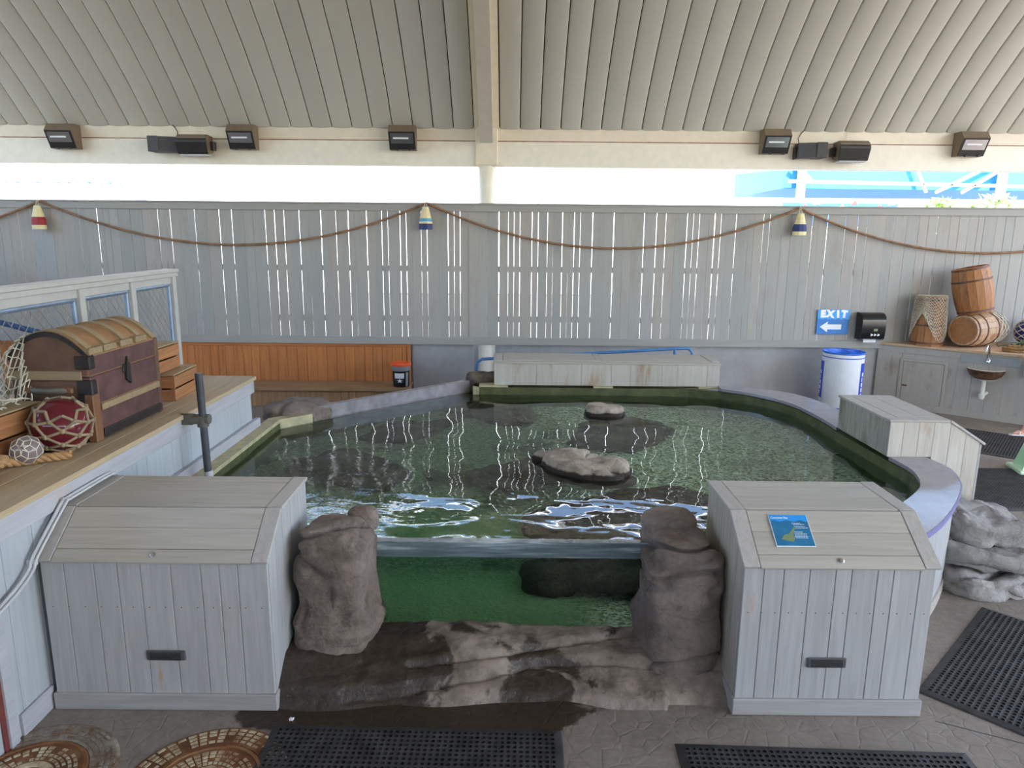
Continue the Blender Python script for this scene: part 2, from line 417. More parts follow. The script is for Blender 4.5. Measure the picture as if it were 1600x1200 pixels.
# water: refracting body with green absorption and a rippled surface
t = NT('pool_water'); t.n.remove(t.b)
geo = t.new('ShaderNodeNewGeometry'); P = geo.outputs['Position']
mp = t.new('ShaderNodeMapping'); mp.inputs['Scale'].default_value = (1.15, 1.4, 1.); t.ln(P, mp.inputs['Vector']); v = mp.outputs[0]
xyz = t.new('ShaderNodeSeparateXYZ'); t.ln(P, xyz.inputs[0])
near = t.sstep(xyz.outputs[1], 6.1, 4.6)
big = t.noise(v, 1.7, 0, .4, .3); mid = t.noise(v, 4.6, 1, .4, .4); fin_ = t.noise(v, 22, 2, .5)
leftm = t.math('MULTIPLY', t.sstep(xyz.outputs[0], -.5, -1.3), t.sstep(xyz.outputs[1], 7.2, 5.6))
a1 = t.math('ADD', .010, t.math('MULTIPLY', near, .013)); a2 = t.math('ADD', .0007, t.math('MULTIPLY', near, .0042))
h = t.math('ADD', t.math('MULTIPLY', big, a1), t.math('MULTIPLY', mid, a2))
h = t.math('ADD', h, t.math('MULTIPLY', fin_, t.math('ADD', .00003, t.math('MULTIPLY', leftm, .0011))))
sepn = t.new('ShaderNodeSeparateXYZ'); t.ln(geo.outputs['True Normal'], sepn.inputs[0])
h = t.math('MULTIPLY', h, t.math('GREATER_THAN', t.math('ABSOLUTE', sepn.outputs[2]), .5))
bm = t.new('ShaderNodeBump'); bm.inputs['Distance'].default_value = 1.; bm.inputs['Strength'].default_value = 1.; t.ln(h, bm.inputs['Height'])
gl = t.new('ShaderNodeBsdfGlass'); gl.inputs['IOR'].default_value = 1.33; gl.inputs['Roughness'].default_value = 0.; t.ln(bm.outputs[0], gl.inputs['Normal'])
va = t.new('ShaderNodeVolumeAbsorption'); va.inputs['Color'].default_value = (.08, .92, .60, 1); va.inputs['Density'].default_value = .36
t.ln(gl.outputs[0], t.out.inputs['Surface']); t.ln(va.outputs[0], t.out.inputs['Volume']); M['water'] = t.m
# clear acrylic panel
t = NT('clear_acrylic'); t.n.remove(t.b)
fr = t.new('ShaderNodeFresnel'); fr.inputs['IOR'].default_value = 1.45
tr = t.new('ShaderNodeBsdfTransparent'); tr.inputs[0].default_value = (.95, .98, .975, 1)
gs = t.new('ShaderNodeBsdfGlossy'); gs.inputs['Roughness'].default_value = .05
mx = t.new('ShaderNodeMixShader'); t.ln(fr.outputs[0], mx.inputs[0]); t.ln(tr.outputs[0], mx.inputs[1]); t.ln(gs.outputs[0], mx.inputs[2]); t.ln(mx.outputs[0], t.out.inputs['Surface'])
M['acrylic'] = t.m
# acrylic lip above the waterline, internal reflection painted as pale streaks
t = NT('painted_reflection_acrylic'); v = t.coord((.6, 1, 9), rand=False, world=True); t.fin(t.ramp(t.noise(v, 3, 5, .6), [(.38, lin(92, 106, 112)), (.52, lin(124, 138, 146)), (.68, lin(214, 222, 226))]), .2)
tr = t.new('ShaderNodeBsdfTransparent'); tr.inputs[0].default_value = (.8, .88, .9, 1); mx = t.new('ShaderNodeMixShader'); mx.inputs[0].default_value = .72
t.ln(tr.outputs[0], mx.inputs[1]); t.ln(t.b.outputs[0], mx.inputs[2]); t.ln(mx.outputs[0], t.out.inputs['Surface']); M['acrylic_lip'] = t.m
M['acrylic_dull'] = plain('dull_purple_acrylic', (126, 118, 120), .25, mott=.12)
t = NT('lamp_lens'); t.n.remove(t.b)
gs = t.new('ShaderNodeBsdfGlossy'); gs.inputs['Roughness'].default_value = .2; gs.inputs[0].default_value = (.85, .87, .88, 1); t.ln(gs.outputs[0], t.out.inputs['Surface']); M['lens'] = t.m
# rusted manhole metal
t = NT('rusty_iron'); v = t.coord(rand=True); n = t.noise(v, 7, 6, .65)
M['rust'] = t.fin(t.ramp(n, [(.3, lin(72, 44, 26)), (.5, lin(128, 82, 48)), (.72, lin(150, 112, 76))]), .8)
t = NT('rust_stained_pad'); v = t.coord(rand=True); n = t.noise(v, 9, 5, .7)
M['pad'] = t.fin(t.ramp(n, [(.36, lin(132, 88, 56)), (.5, lin(186, 168, 136)), (.7, lin(216, 206, 180))]), .7)
t = NT('worn_pad'); v = t.coord(rand=True); n = t.noise(v, 9, 5, .7)
M['padgrey'] = t.fin(t.ramp(n, [(.36, lin(118, 84, 58)), (.52, lin(140, 128, 116)), (.7, lin(172, 164, 146))]), .75)
t = NT('foliage'); v = t.coord(rand=True); n = t.noise(v, 3, 5, .7)
M['leaf'] = t.fin(t.ramp(n, [(.3, lin(96, 140, 52)), (.7, lin(190, 214, 120))]), .6)
M['outwhite'] = plain('white_outdoor_wall', (240, 240, 240), .6, mott=.01)
M['outblue'] = plain('blue_canopy_fabric', (44, 128, 214), .6, mott=.08)
M['outpale'] = plain('pale_blue_awning', (104, 160, 222), .6, mott=.06)
M['outred'] = plain('red_flag', (200, 60, 60), .6)
# ------------------------------------------------------------------ floor, outside ground
mb = MB().box(-14, 14, -8, 12.2, -.3, 0); mk('floor', mb, M['floor'], kind='structure')
mb = MB().box(-70, 70, -60, 90, -.5, -.06); mk('ground', mb, M['ground'], kind='structure')
# saw-cut joint in the slab
mb = MB()
for a, b in (((2.36, 3.48), (3.9, 2.75)), ((-.28, 3.6), (-.3, 3.0))):
    d_ = Vector((b[0]-a[0], b[1]-a[1], 0)); n_ = Vector((-d_.y, d_.x, 0)).normalized() * .004
    A_ = Vector((*a, .0006)); B_ = Vector((*b, .0006)); mb.add([A_-n_, B_-n_, B_+n_, A_+n_], [(0,1,2,3)])
mk('trim_floor_joint', mb, M['rubber'], kind='structure')

# ------------------------------------------------------------------ vaulted roof
YC, ZC, RR = 3.5, -3.39, 10.99
TH0 = atan2(4.24 - ZC, 11.42 - YC)
def arcpt(th, r, x): return (x, YC + r * cos(th), ZC + r * sin(th))
NA = 26
ths = [TH0 + (pi - 2 * TH0) * (i / NA) for i in range(NA + 1)]
X0R, X1R = -12.4, 13.6
mb = MB()
vs = []; fs = []
for th in ths:
    for r in (RR + .05, RR + .16):
        vs.append(arcpt(th, r, X0R)); vs.append(arcpt(th, r, X1R))
for i in range(NA):
    b = i * 4
    fs += [(b, b+1, b+5, b+4), (b+2, b+6, b+7, b+3), (b, b+4, b+6, b+2), (b+1, b+3, b+7, b+5)]
fs += [(0, 2, 3, 1), (NA*4, NA*4+1, NA*4+3, NA*4+2)]
mb.add(vs, fs)
M['roofback'] = plain('dark_roof_deck', (52, 50, 48), .8)
roof = mk('ceiling', mb, M['roofback'], kind='structure', org=(0, 0, 0))
SW = .31
def slat_mesh(w):
    mb = MB(); prof = [(.006, .035), (.008, .012), (.03, .005), (.09, -.003), (w/2, -.006), (w-.09, -.003), (w-.03, .005), (w-.008, .012), (w-.006, .035)]
    vs = []; fs = []; k = len(prof)
    for th in ths:
        for x, dr in prof: vs.append(arcpt(th, RR + dr, x))
    for i in range(NA):
        for j in range(k - 1): fs.append((i*k + j, i*k + j + 1, (i+1)*k + j + 1, (i+1)*k + j))
    mb.add(vs, fs); return mesh_of('slat', mb, M['roof'])
me_sl = slat_mesh(SW)
me_sl.polygons.foreach_set('use_smooth', [True] * len(me_sl.polygons))
x = -.62 - SW
while x > X0R: inst('slat', me_sl, (x, 0, 0), roof); x -= SW
x = -.22
while x + SW < X1R: inst('slat', me_sl, (x, 0, 0), roof); x += SW
def arcbeam(x0, x1, r0, r1):
    mb = MB(); vs = []; fs = []
    for th in ths:
        vs += [arcpt(th, r0, x0), arcpt(th, r0, x1), arcpt(th, r1, x1), arcpt(th, r1, x0)]
    for i in range(NA):
        b = i * 4
        for k in range(4): fs.append((b + k, b + (k+1) % 4, b + 4 + (k+1) % 4, b + 4 + k))
    fs += [(3, 2, 1, 0), (NA*4, NA*4+1, NA*4+2, NA*4+3)]
    return mb.add(vs, fs)
M['raftface'] = plain('greyish_cream_steel', (204, 196, 180), .5, mott=.02)  # slightly darker, greyer cream for the rafter webs
for xc in (-.42, 8.9, -9.7):
    tr_ = thing('roof_rafter', (xc, 11.4, 4.2), {-.42: 'cream curved steel roof rafter rising from the round column behind the fence', 8.9: 'cream curved roof rafter above the sink counter end', -9.7: 'cream curved roof rafter above the far end of the ramp railing'}[xc], 'rafter', 'curved roof rafters')
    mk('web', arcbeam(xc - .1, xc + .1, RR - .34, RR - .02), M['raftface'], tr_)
    mk('flange', arcbeam(xc - .19, xc + .19, RR - .03, RR + .03), M['cream'], tr_)
# columns
for xc, lab in ((-.42, 'round cream column in the gap of the concrete wall behind the pool box'), (8.9, 'round cream column at the sink counter end of the fence'), (-9.7, 'round cream column at the ramp end of the fence')):
    mb = MB().lathe([(.135, 0), (.135, 3.78), (.12, 3.8)], 28, Matrix.Translation((xc, 11.53, 0)))
    t_ = thing('round_column', (xc, 11.53, 0), lab, 'column', 'round columns')
    mk('shaft', mb, M['cream2'], t_, smooth=True)
    mk('head_plate', MB().cbox(xc - .17, xc + .17, 11.37, 11.42, 3.7, 4.26, .01), M['cream'], t_)
# eaves beam, two stacked faces with a rusty seam
bt = thing('eaves_beam', (0, 11.5, 3.68), 'long cream eaves beam carrying the floodlights and speakers', 'beam')
mk('lower_face', MB().box(-12.3, 12.3, 11.42, 11.62, 3.68, 4.05), M['cream2'], bt)
mk('upper_face', MB().box(-12.3, 12.3, 11.425, 11.64, 4.065, 4.25), M['cream'], bt)
mk('closure_strip', MB().box(-12.3, 13.5, 11.47, 11.6, 4.25, 4.5), M['cream'], bt)
mk('rusty_seam', MB().box(-12.3, 12.3, 11.428, 11.61, 4.05, 4.065), M['rust_line'], bt)
bt2 = mk('eaves_beam', MB().box(-12.3, 12.3, -4.7, -4.5, 3.68, 4.25), M['cream2'], label='cream eaves beam on the open side of the pavilion behind the visitor', cat='beam')

# ------------------------------------------------------------------ back wall: concrete base, plank fence
wb = mk('wall_back', MB().box(-1.62, -.63, 11.38, 11.52, 0, 1.0), M['concrete'], kind='structure')
mk('wall_back', MB().box(-.21, 10.5, 11.38, 11.52, 0, 1.0), M['concrete'], kind='structure')
mk('wall_back', MB().box(-10.5, -1.62, 11.42, 11.52, 0, 1.0), M['concrete'], kind='structure')
mk('wall_back', MB().box(-1.0, .2, 11.72, 11.8, 0, 1.0), M['concrete'], kind='structure')
ZT = 3.115
mk('wall_left_added', MB().box(-11.7, -11.6, -4.5, 11.5, 0, 3.1), M['fence_rail'], kind='structure')  # unseen wall added to cut daylight from the left
mk('wall_right_added', MB().box(13.5, 13.6, 1.0, 11.5, 0, 2.4), M['fence_rail'], kind='structure')  # low wall out of view, added to narrow the right-hand light opening
mk('wall_front_added', MB().box(-11.6, 6.0, -4.75, -4.65, 0, 3.1), M['fence_rail'], kind='structure')  # added behind the camera to darken the interior
plank_me = {}
for w_ in (.088, .138, .184):
    plank_me[w_] = mesh_of('fence_plank', MB().cbox(0., w_, 0, .022, .94, ZT - .1, .002), M['fence'])
def fence(xa, xb, label, seed):
    r = random.Random(seed)
    t_ = thing('plank_fence', ((xa + xb) / 2, 11.32, .92), label, 'fence', 'fence sections')
    x = xa
    while x < xb - .05:
        w_ = r.choice((.088, .088, .138, .138, .184, .184))
        if x + w_ > xb: w_ = .088
        gap = r.choice((.002, .004, .006, .007, .008))
        inst('plank', plank_me[w_], (x, 11.31, 0), t_, rot=(0, r.uniform(-.0012, .0012), 0)); x += w_ + gap
    mk('top_rail', MB().cbox(xa - .005, xb + .005, 11.285, 11.312, ZT - .115, ZT - .012, .003), M['fence_rail'], t_)
    mk('cap_rail', MB().cbox(xa - .005, xb + .005, 11.27, 11.40, ZT - .012, ZT + .012, .003), M['fence_rail'], t_)
    mk('bottom_rail', MB().cbox(xa - .005, xb + .005, 11.29, 11.312, .92, 1.04, .003), M['fence_rail'], t_)
    for z in (2.12, 1.33): mk('back_rail', MB().cbox(xa, xb, 11.332, 11.37, z - .045, z + .045, .003), M['fence_rail'], t_)
fence(-10.5, -.61, 'grey vertical plank fence section above the orange pine wall, hung with the red banded buoy', 3)
fence(-.6, 10.5, 'grey vertical plank fence section behind the EXIT sign and barrels', 5)
mk('trim_fence_post', MB().cbox(-.7, -.53, 11.302, 11.309, .94, ZT - .1, .002), M['fence'], kind='structure')

# ------------------------------------------------------------------ pine wainscot and bench
t_ = thing('pine_wainscot', (-4.5, 11.36, .3), 'orange pine tongue-and-groove wall panelling below the fence behind the bench', 'panelling')
r = random.Random(2); x = -8.4
while x < -1.72:
    w_ = r.choice((.11, .13, .16, .16)); w_ = min(w_, -1.7 - x)
    mk('board', MB().cbox(x, x + w_ - .004, 11.345, 11.36, .28, .9, .004), M['pine'], t_); x += w_
mk('cap_rail', MB().cbox(-8.4, -1.66, 11.325, 11.345, .87, .955, .004), M['pinex'], t_)
mk('end_stile', MB().cbox(-1.69, -1.645, 11.32, 11.37, .28, .955, .004), M['pine'], t_)
t_ = thing('wall_bench', (-4.5, 11.0, 0), 'low weathered wooden bench built along the orange pine wall', 'bench')
for k in range(4):
    y = 10.76 + k * .145; mk('seat_board', MB().cbox(-8.4, -1.62, y, y + .138, .27, .3, .004), M['bench'], t_)
mk('nosing', MB().cbox(-8.4, -1.62, 10.745, 10.76, .255, .302, .003), M['bench'], t_)
x = -8.4
while x < -1.68:
    w_ = r.choice((.11, .13, .16)); w_ = min(w_, -1.64 - x)
    mk('front_board', MB().cbox(x, x + w_ - .004, 10.79, 10.81, 0, .265, .003), M['benchz'], t_); x += w_
mk('end_panel', MB().box(-1.66, -1.64, 10.81, 11.34, 0, .27), M['benchz'], t_)

# ------------------------------------------------------------------ pool basin
ring = [(-2.42, 4.3), (-1.28, 4.3), (-1.0, 4.21), (1.0, 4.21), (1.3, 4.3), (2.3, 4.42), (2.5, 4.55), (2.72, 4.73), (3.04, 5.05), (3.18, 5.26), (3.27, 5.54), (3.28, 5.86), (3.25, 6.85),
        (3.26, 7.21), (3.23, 7.76), (3.15, 8.06), (3.02, 8.31), (2.84, 8.53), (2.61, 8.7), (2.25, 8.84), (1.9, 8.88), (-.4, 8.88), (-.52, 9.02), (-2.14, 7.42), (-2.42, 7.15)]
def offs(poly, d):
    n = len(poly); out = []
    for i in range(n):
        p0 = Vector(poly[i-1]); p = Vector(poly[i]); p1 = Vector(poly[(i+1) % n])
        a = (p - p0).normalized(); b = (p1 - p).normalized()
        na = Vector((a.y, -a.x)); nb = Vector((b.y, -b.x))
        m = (na + nb).normalized(); k = d / max(.4, m.dot(na)); out.append((p.x + m.x * k, p.y + m.y * k))
    return out
ZW = .64
pool = thing('touch_pool', (.4, 6.6, 0), 'large green touch pool basin with gravel bed between the wooden boxes', 'pool')
def wallband(idx, z0, z1, thick=.1, inner=0.):
    """upright band over the consecutive ring points idx, thickness going outwards"""
    a = offs(ring, -inner); b = offs(ring, thick); mb = MB(); vs = []; fs = []
    for i in idx:
        for p in (a[i], b[i]):
            vs.append((p[0], p[1], z0)); vs.append((p[0], p[1], z1))
    for k in range(len(idx) - 1):
        q = k * 4
        fs += [(q, q+1, q+5, q+4), (q+2, q+6, q+7, q+3), (q+1, q+3, q+7, q+5), (q, q+4, q+6, q+2)]
    e = (len(idx)-1) * 4
    fs += [(0, 2, 3, 1), (e, e+1, e+3, e+2)]
    return mb.add(vs, fs)
n_ = len(ring)
mk('basin_wall', wallband([0, 1, 2], .0, .70, .06, .012), M['algae'], pool)
mk('basin_wall', wallband([3, 4, 5, 6, 7, 8, 9, 10, 11, 12, 13, 14, 15, 16, 17, 18, 19, 20, 21, 22], .0, .735, .06, .012), M['algae'], pool)
mk('basin_wall', wallband([21, 22, 23], .0, .63, .015, .012), M['algae'], pool)
mk('basin_wall', wallband([23, 24, 0], .0, .70, .06, .012), M['algae'], pool)
mk('window_sill', MB().box(-1.02, 1.02, 4.12, 4.24, -.02, .085), M['algae'], pool)
mb = MB(); o_ = offs(ring, .03); mb.prism([(p[0], p[1]) for p in o_], -.05, .05, 'z'); mk('gravel_bed', mb, M['gravel'], pool)
# ledge beside the deck and at the corner
mb = MB().prism([(-2.545, 4.3), (-2.41, 4.3), (-2.41, 7.14), (-2.14, 7.4), (-2.2, 7.5), (-2.545, 7.2)], .60, .735, 'z')
mk('tan_ledge', mb, M['ledge'], pool)
# water body
mb = MB().prism([tuple(p) for p in ring], .02, ZW, 'z')
mk('pool_water', mb, M['water'], label='clear green rippled water filling the touch pool', cat='water', kind='stuff')
# viewing window and rear panel
t_ = thing('viewing_window', (0, 4.17, .085), 'long clear acrylic viewing window between the two rock pillars', 'window')
mk('panel', MB().cbox(-1.03, 1.03, 4.135, 4.2, .085, .636, .003), M['acrylic'], t_)
mk('painted_reflection_lip', MB().cbox(-1.03, 1.03, 4.135, 4.2, .638, .742, .004), M['acrylic_lip'], t_, label='acrylic lip above the waterline with painted reflection')
a_ = Vector((-2.16, 7.42, 0)); b_ = Vector((-.5, 9.06, 0)); d_ = (b_ - a_).normalized(); nn = Vector((-d_.y, d_.x, 0))
Fr = frame(a_, d_, nn, (0, 0, 1)); L_ = (b_ - a_).length
t_ = thing('rear_window', a_, 'long slanting acrylic panel at the pool edge in front of the bench', 'window')
mk('panel', MB().cbox(0, L_, .02, .075, .0, .79, .003, Fr), M['acrylic_dull'], t_)
mk('frame_strip', MB().cbox(0, L_, .076, .095, 0, .79, .003, Fr), M['rimtop'], t_)
# back pool wall cap
mk('back_ledge', MB().cbox(-.5, 2.5, 8.88, 9.2, .6, .735, .005), M['ledge'], pool)

# ------------------------------------------------------------------ curved rim bench on the right
rin = [(2.62, 8.70), (2.84, 8.53), (3.02, 8.31), (3.15, 8.06), (3.23, 7.76), (3.26, 7.21), (3.25, 6.88)]
rout = [(2.64, 8.93), (3.02, 8.80), (3.36, 8.56), (3.50, 8.33), (3.57, 8.10), (3.62, 7.66), (3.63, 6.88)]
rin2 = [(3.27, 5.90), (3.28, 5.72), (3.27, 5.52), (3.18, 5.26), (3.04, 5.05), (2.72, 4.73), (2.5, 4.55), (2.30, 4.42)]
rout2 = [(3.60, 5.90), (3.62, 5.72), (3.61, 5.55), (3.52, 5.30), (3.38, 5.06), (3.06, 4.65), (2.72, 4.30), (2.31, 3.98)]
def smooth_line(p, k=4):
    out = []; n = len(p)
    for i in range(n - 1):
        p0, p1, p2, p3 = [Vector(p[min(max(j, 0), n-1)]) for j in (i-1, i, i+1, i+2)]
        for s_ in range(k):
            u = s_ / k; out.append(.5 * ((2*p1) + (p2-p0)*u + (2*p0-5*p1+4*p2-p3)*u*u + (-p0+3*p1-3*p2+p3)*u**3))
    out.append(Vector(p[-1])); return out
def ribbon(a, b, z0, z1):
    mb = MB(); vs = []; fs = []; n = len(a)
    for p, q in zip(a, b):
        vs += [(p[0], p[1], z0), (p[0], p[1], z1), (q[0], q[1], z1), (q[0], q[1], z0)]
    for i in range(n - 1):
        k = i * 4
        for j in range(4): fs.append((k + j, k + 4 + j, k + 4 + (j+1) % 4, k + (j+1) % 4))
    fs += [(0, 1, 2, 3), ((n-1)*4+3, (n-1)*4+2, (n-1)*4+1, (n-1)*4)]
    return mb.add(vs, fs)
def inset(a, b, d):
    out = []
    for p, q in zip(a, b):
        v_ = (Vector(p) - Vector(q)); L = v_.length; out.append(tuple(Vector(q) + v_ * (d / L)))
    return out
for a, b, lab in ((rin, rout, 'curved grey pool rim bench running from the back box to the trash barrel'), (rin2, rout2, 'curved shiny grey pool rim bench with lavender edge beside the front plaque box')):
    A_ = smooth_line(a); B_ = smooth_line(b)
    t_ = thing('rim_bench', (a[3][0], a[3][1], 0), lab, 'bench', 'curved pool rims')
    mk('top', ribbon(A_, inset(A_, B_, .012), .742, .775), M['rimtop'], t_)
    mk('edge_band', ribbon(inset(A_, B_, .011), B_, .735, .772), M['rimedge'], t_)
    C_ = inset(A_, B_, .05); D_ = inset(A_, B_, .07)
    n = len(C_); st = 3
    for i in range(0, n - 1, st):
        seg = slice(i, min(i + st + 1, n)); mk('skirt_board', ribbon(D_[seg], C_[seg], .1, .74), M['box'], t_)
    E_ = inset(A_, B_, .035); mk('plinth', ribbon(D_, E_, 0, .1), M['boxx'], t_)

# ------------------------------------------------------------------ raised deck on the left
DX = -2.55
t_ = thing('raised_deck', (-3.3, 4.8, 0), 'raised wooden deck with pale blue plank side carrying the trunk', 'deck')
x = DX + .03; k = 0
while x > -4.3:
    w_ = .138; mk('deck_board', MB().cbox(x - w_ + .005, x, 1.2, 6.86, 1.215, 1.25, .003), M['decktop'], t_); x -= w_
mk('fascia', MB().cbox(DX - .02, DX + .012, 1.2, 6.84, 1.09, 1.215, .004), M['decktrim'], t_)
y = 1.2; r = random.Random(8)
while y < 6.8:
    w_ = r.choice((.138, .138, .184, .236)); w_ = min(w_, 6.82 - y)
    mk('side_board', MB().cbox(DX - .04, DX - .02, y, y + w_ - .004, 0, 1.1, .003), M['deckside'], t_); y += w_
x = -4.3
while x < DX - .05:
    w_ = min(.18, DX - .04 - x); mk('end_board', MB().cbox(x, x + w_ - .004, 6.8, 6.82, 0, 1.215, .003), M['deckside'], t_); x += w_
mk('end_fascia', MB().cbox(-4.3, DX + .012, 6.82, 6.845, 1.09, 1.215, .004), M['decktrim'], t_)
mk('base_board', MB().cbox(DX - .02, DX + .0, 3.29, 3.55, .0, .13, .004), M['decktrim'], t_)
mk('foot_board', MB().cbox(DX - .02, DX + .03, 4.32, 6.9, .735, .82, .006), M['decktrim'], t_)
mk('door_edge', MB().cbox(DX - .02, DX - .008, 3.16, 3.19, 0, 1.09, .002), plain('red_door_edge', (112, 52, 46), .6), t_)
mk('door_stile', MB().cbox(DX - .02, DX + .004, 3.19, 3.25, 0, 1.09, .002), M['decktrim'], t_)

# ------------------------------------------------------------------ slope-topped plank boxes
def slope_box(name, Mx, W, D, label, seed, zl=0., vent=None, sidemat=None, backmat=None, knob=True, brk=.27, n_front=9, rim=None):
    """local frame: x along the front 0..W, y depth 0..D (front at 0), z up"""
    t_ = thing(name, Mx @ Vector((W/2, D/2, 0)), label, 'box', 'slope-topped plank boxes')
    r = random.Random(seed); HF, HT = .895, 1.085
    ws = [r.choice((.8, 1, 1.3)) for _ in range(n_front)]; s_ = sum(ws); x = 0.
    for w_ in ws:
        w_ = w_ / s_ * W; mk('front_board', MB().cbox(x + .0012, x + w_ - .0012, 0, .02, .02, HF, .003, Mx), M['box'], t_); x += w_
    def top(y): return HF + (HT - HF) * min(1, y / brk)
    for xa, xb in ((0, .02), (W - .02, W)):
        ys = [.022, .022 + .13]
        while ys[-1] < D - .06: ys.append(min(D, ys[-1] + r.choice((.12, .15, .18))))
        ys[-1] = D
        if rim: ys = [.022, .15, .29, rim, rim + .13, rim + .26, D]
        for ya, yb in zip(ys[:-1], ys[1:]):
            z0 = .776 if rim and ya > rim - .02 else zl
            yb2 = yb - .003; poly = [(ya, z0), (yb2, z0), (yb2, top(yb2))] + ([(brk, HT)] if ya < brk < yb2 else []) + [(ya, top(ya))]
            mk('side_board', MB().prism(poly, xa, xb, 'x', Mx), sidemat or M['box'], t_)
    x = .025
    while x < W - .03:
        w_ = min(.16, W - .025 - x); mk('back_board', MB().cbox(x, x + w_ - .003, D - .02, D, .776 if rim else zl, HT, .003, Mx), backmat or M['box'], t_); x += w_
    mk('plinth', MB().cbox(-.012, W + .012, -.016, (rim - .01) if rim else D * .9, 0, .1, .005, Mx), M['plinth'], t_)
    # lid boards
    sl = atan2(HT - HF, brk); ls = hypot(brk, HT - HF)
    Ms = Mx @ Matrix.Translation((0, 0, HF)) @ Matrix.Rotation(sl, 4, 'X')
    Mf = Mx @ Matrix.Translation((0, brk, HT))
    ST = .075; th = .022
    for xa, xb in ((-.012, ST), (W - ST, W + .012)):
        mk('lid_stile', MB().cbox(xa, xb, -.02, ls + .004, .001, th, .003, Ms), M['boxy'], t_)
        mk('lid_stile', MB().cbox(xa, xb, .006, D - brk + .012, .001, th, .003, Mf), M['boxy'], t_)
    g = .003
    for ya, yb in ((-.024, .055), (.058, .058 + (ls - .06) / 2), (.06 + (ls - .06) / 2, ls + .002)):
        mk('lid_board', MB().cbox(ST + g, W - ST - g, ya, yb, .0, th - .002, .003, Ms), M['boxx'], t_)
    df = D - brk
    for ya, yb in ((.008, df * .42), (df * .42 + g, df * .8), (df * .8 + g * 2, df + .012)):
        mk('lid_board', MB().cbox(ST + g, W - ST - g, ya, yb, .0, th - .002, .003, Mf), M['boxx'], t_)
    if knob: mk('lock_cap', MB().lathe([(.016, 0), (.016, .006), (.01, .01)], 12, Ms @ Matrix.Translation((W * .5, .02, th - .002))), M['chrome'], t_, smooth=True)
    if vent:
        vx, vz = vent
        vt = mk('vent', MB().cbox(vx - .108, vx + .108, -.014, .0, vz - .03, vz + .03, .006, Mx), M['dgrey'], t_, label='dark plastic louvred vent')
        for k in range(5):
            z = vz - .02 + k * .01; mk('louvre', MB().box(vx - .085, vx + .085, -.019, -.013, z - .003, z + .003, Mx), M['rubber'], vt)
    # screws along the front
    for x in [W * (i + .5) / 14 for i in range(14)]:
        mk('nail', MB().lathe([(.004, 0), (.0035, .0015)], 6, Mx @ Matrix.Translation((x, -.0, .62)) @ Matrix.Rotation(pi/2, 4, 'X')), M['rust'], t_)
    return t_
slope_box('plank_box', Matrix.Translation((-2.525, 3.53, 0)), 1.22, .75, 'whitewashed slope-topped plank box against the raised deck side', 11, vent=(.635, .335), sidemat=M['box'], brk=.25)
slope_box('plank_box', Matrix.Translation((1.255, 3.53, 0)), 1.03, .75, 'whitewashed slope-topped plank box with the blue ray plaque on its lid', 13, vent=(.49, .325), sidemat=M['box_olive'], brk=.28)
slope_box('plank_box', Matrix.Translation((4.06, 5.9, 0)) @ Matrix.Rotation(pi/2, 4, 'Z'), .97, .81, 'stained slope-topped plank box on the pool rim in front of the trash barrel', 17, sidemat=M['box_stain'], backmat=M['box_olive'], brk=.3, n_front=7, rim=.43)
# conduit on the left box
p_ = [(-2.53, 4.30, 1.12), (-2.525, 4.2, 1.135), (-2.52, 3.8, 1.135), (-2.52, 3.76, 1.125), (-2.53, 3.5, .93), (-2.53, 3.45, .87), (-2.535, 3.3, .80), (-2.535, 3.0, .74), (-2.535, 2.6, .72), (-2.535, 2.0, .72)]
t_ = thing('conduit', (-2.53, 3.5, .9), 'thin white electrical conduit running down the deck side over the box', 'conduit')
mk('pipe', MB().tube([tuple(q) for q in smooth_line(p_, 5)], .0105, 8), M['conduit'], t_, smooth=True)
mk('pipe', MB().tube([(q[0] + .024, q[1], q[2]-.002) for q in smooth_line(p_, 5)], .007, 8), M['conduit'], t_, smooth=True)
mk('strap', MB().cbox(-2.555, -2.50, 3.47, 3.49, .885, .915, .004), M['conduit'], t_)

# ------------------------------------------------------------------ long box at the back of the pool
t_ = thing('back_box', (1.2, 9.2, .74), 'long stained whitewashed box on the far pool edge in front of the column', 'box')
x = -.23; r = random.Random(4)
while x < 2.64:
    w_ = min(r.choice((.2, .24, .3, .38)), 2.65 - x); mk('front_board', MB().cbox(x, x + w_ - .002, 8.9, 8.92, .76, 1.04, .002), M['box_stain'], t_); x += w_
for xa in (-.23, 2.63): mk('end_board', MB().cbox(xa, xa + .02, 8.922, 9.55, .76, 1.04, .003), M['box_stain'], t_)
mk('back_board', MB().cbox(-.21, 2.63, 9.53, 9.55, .76, 1.04, .003), M['box_stain'], t_)
mk('front_batten', MB().cbox(-.24, 2.66, 8.885, 8.985, 1.04, 1.06, .003), M['boxx'], t_)
mk('lid', MB().cbox(-.12, 1.08, 8.99, 9.56, 1.045, 1.072, .004), M['boxx'], t_)
mk('lid', MB().cbox(1.16, 2.55, 8.99, 9.56, 1.042, 1.066, .004), M['boxx'], t_)
for xa, xb in ((-.24, -.125), (1.085, 1.155), (2.555, 2.66)): mk('lid_stile', MB().cbox(xa, xb, 8.99, 9.56, 1.04, 1.07, .003), M['boxy'], t_)
for xa in (-.42, 1.04, 2.38): mk('support_block', MB().cbox(xa, xa + (.37 if xa < 0 else .25), 8.86, 9.4, .735, .76, .003), M['ledge'], t_)
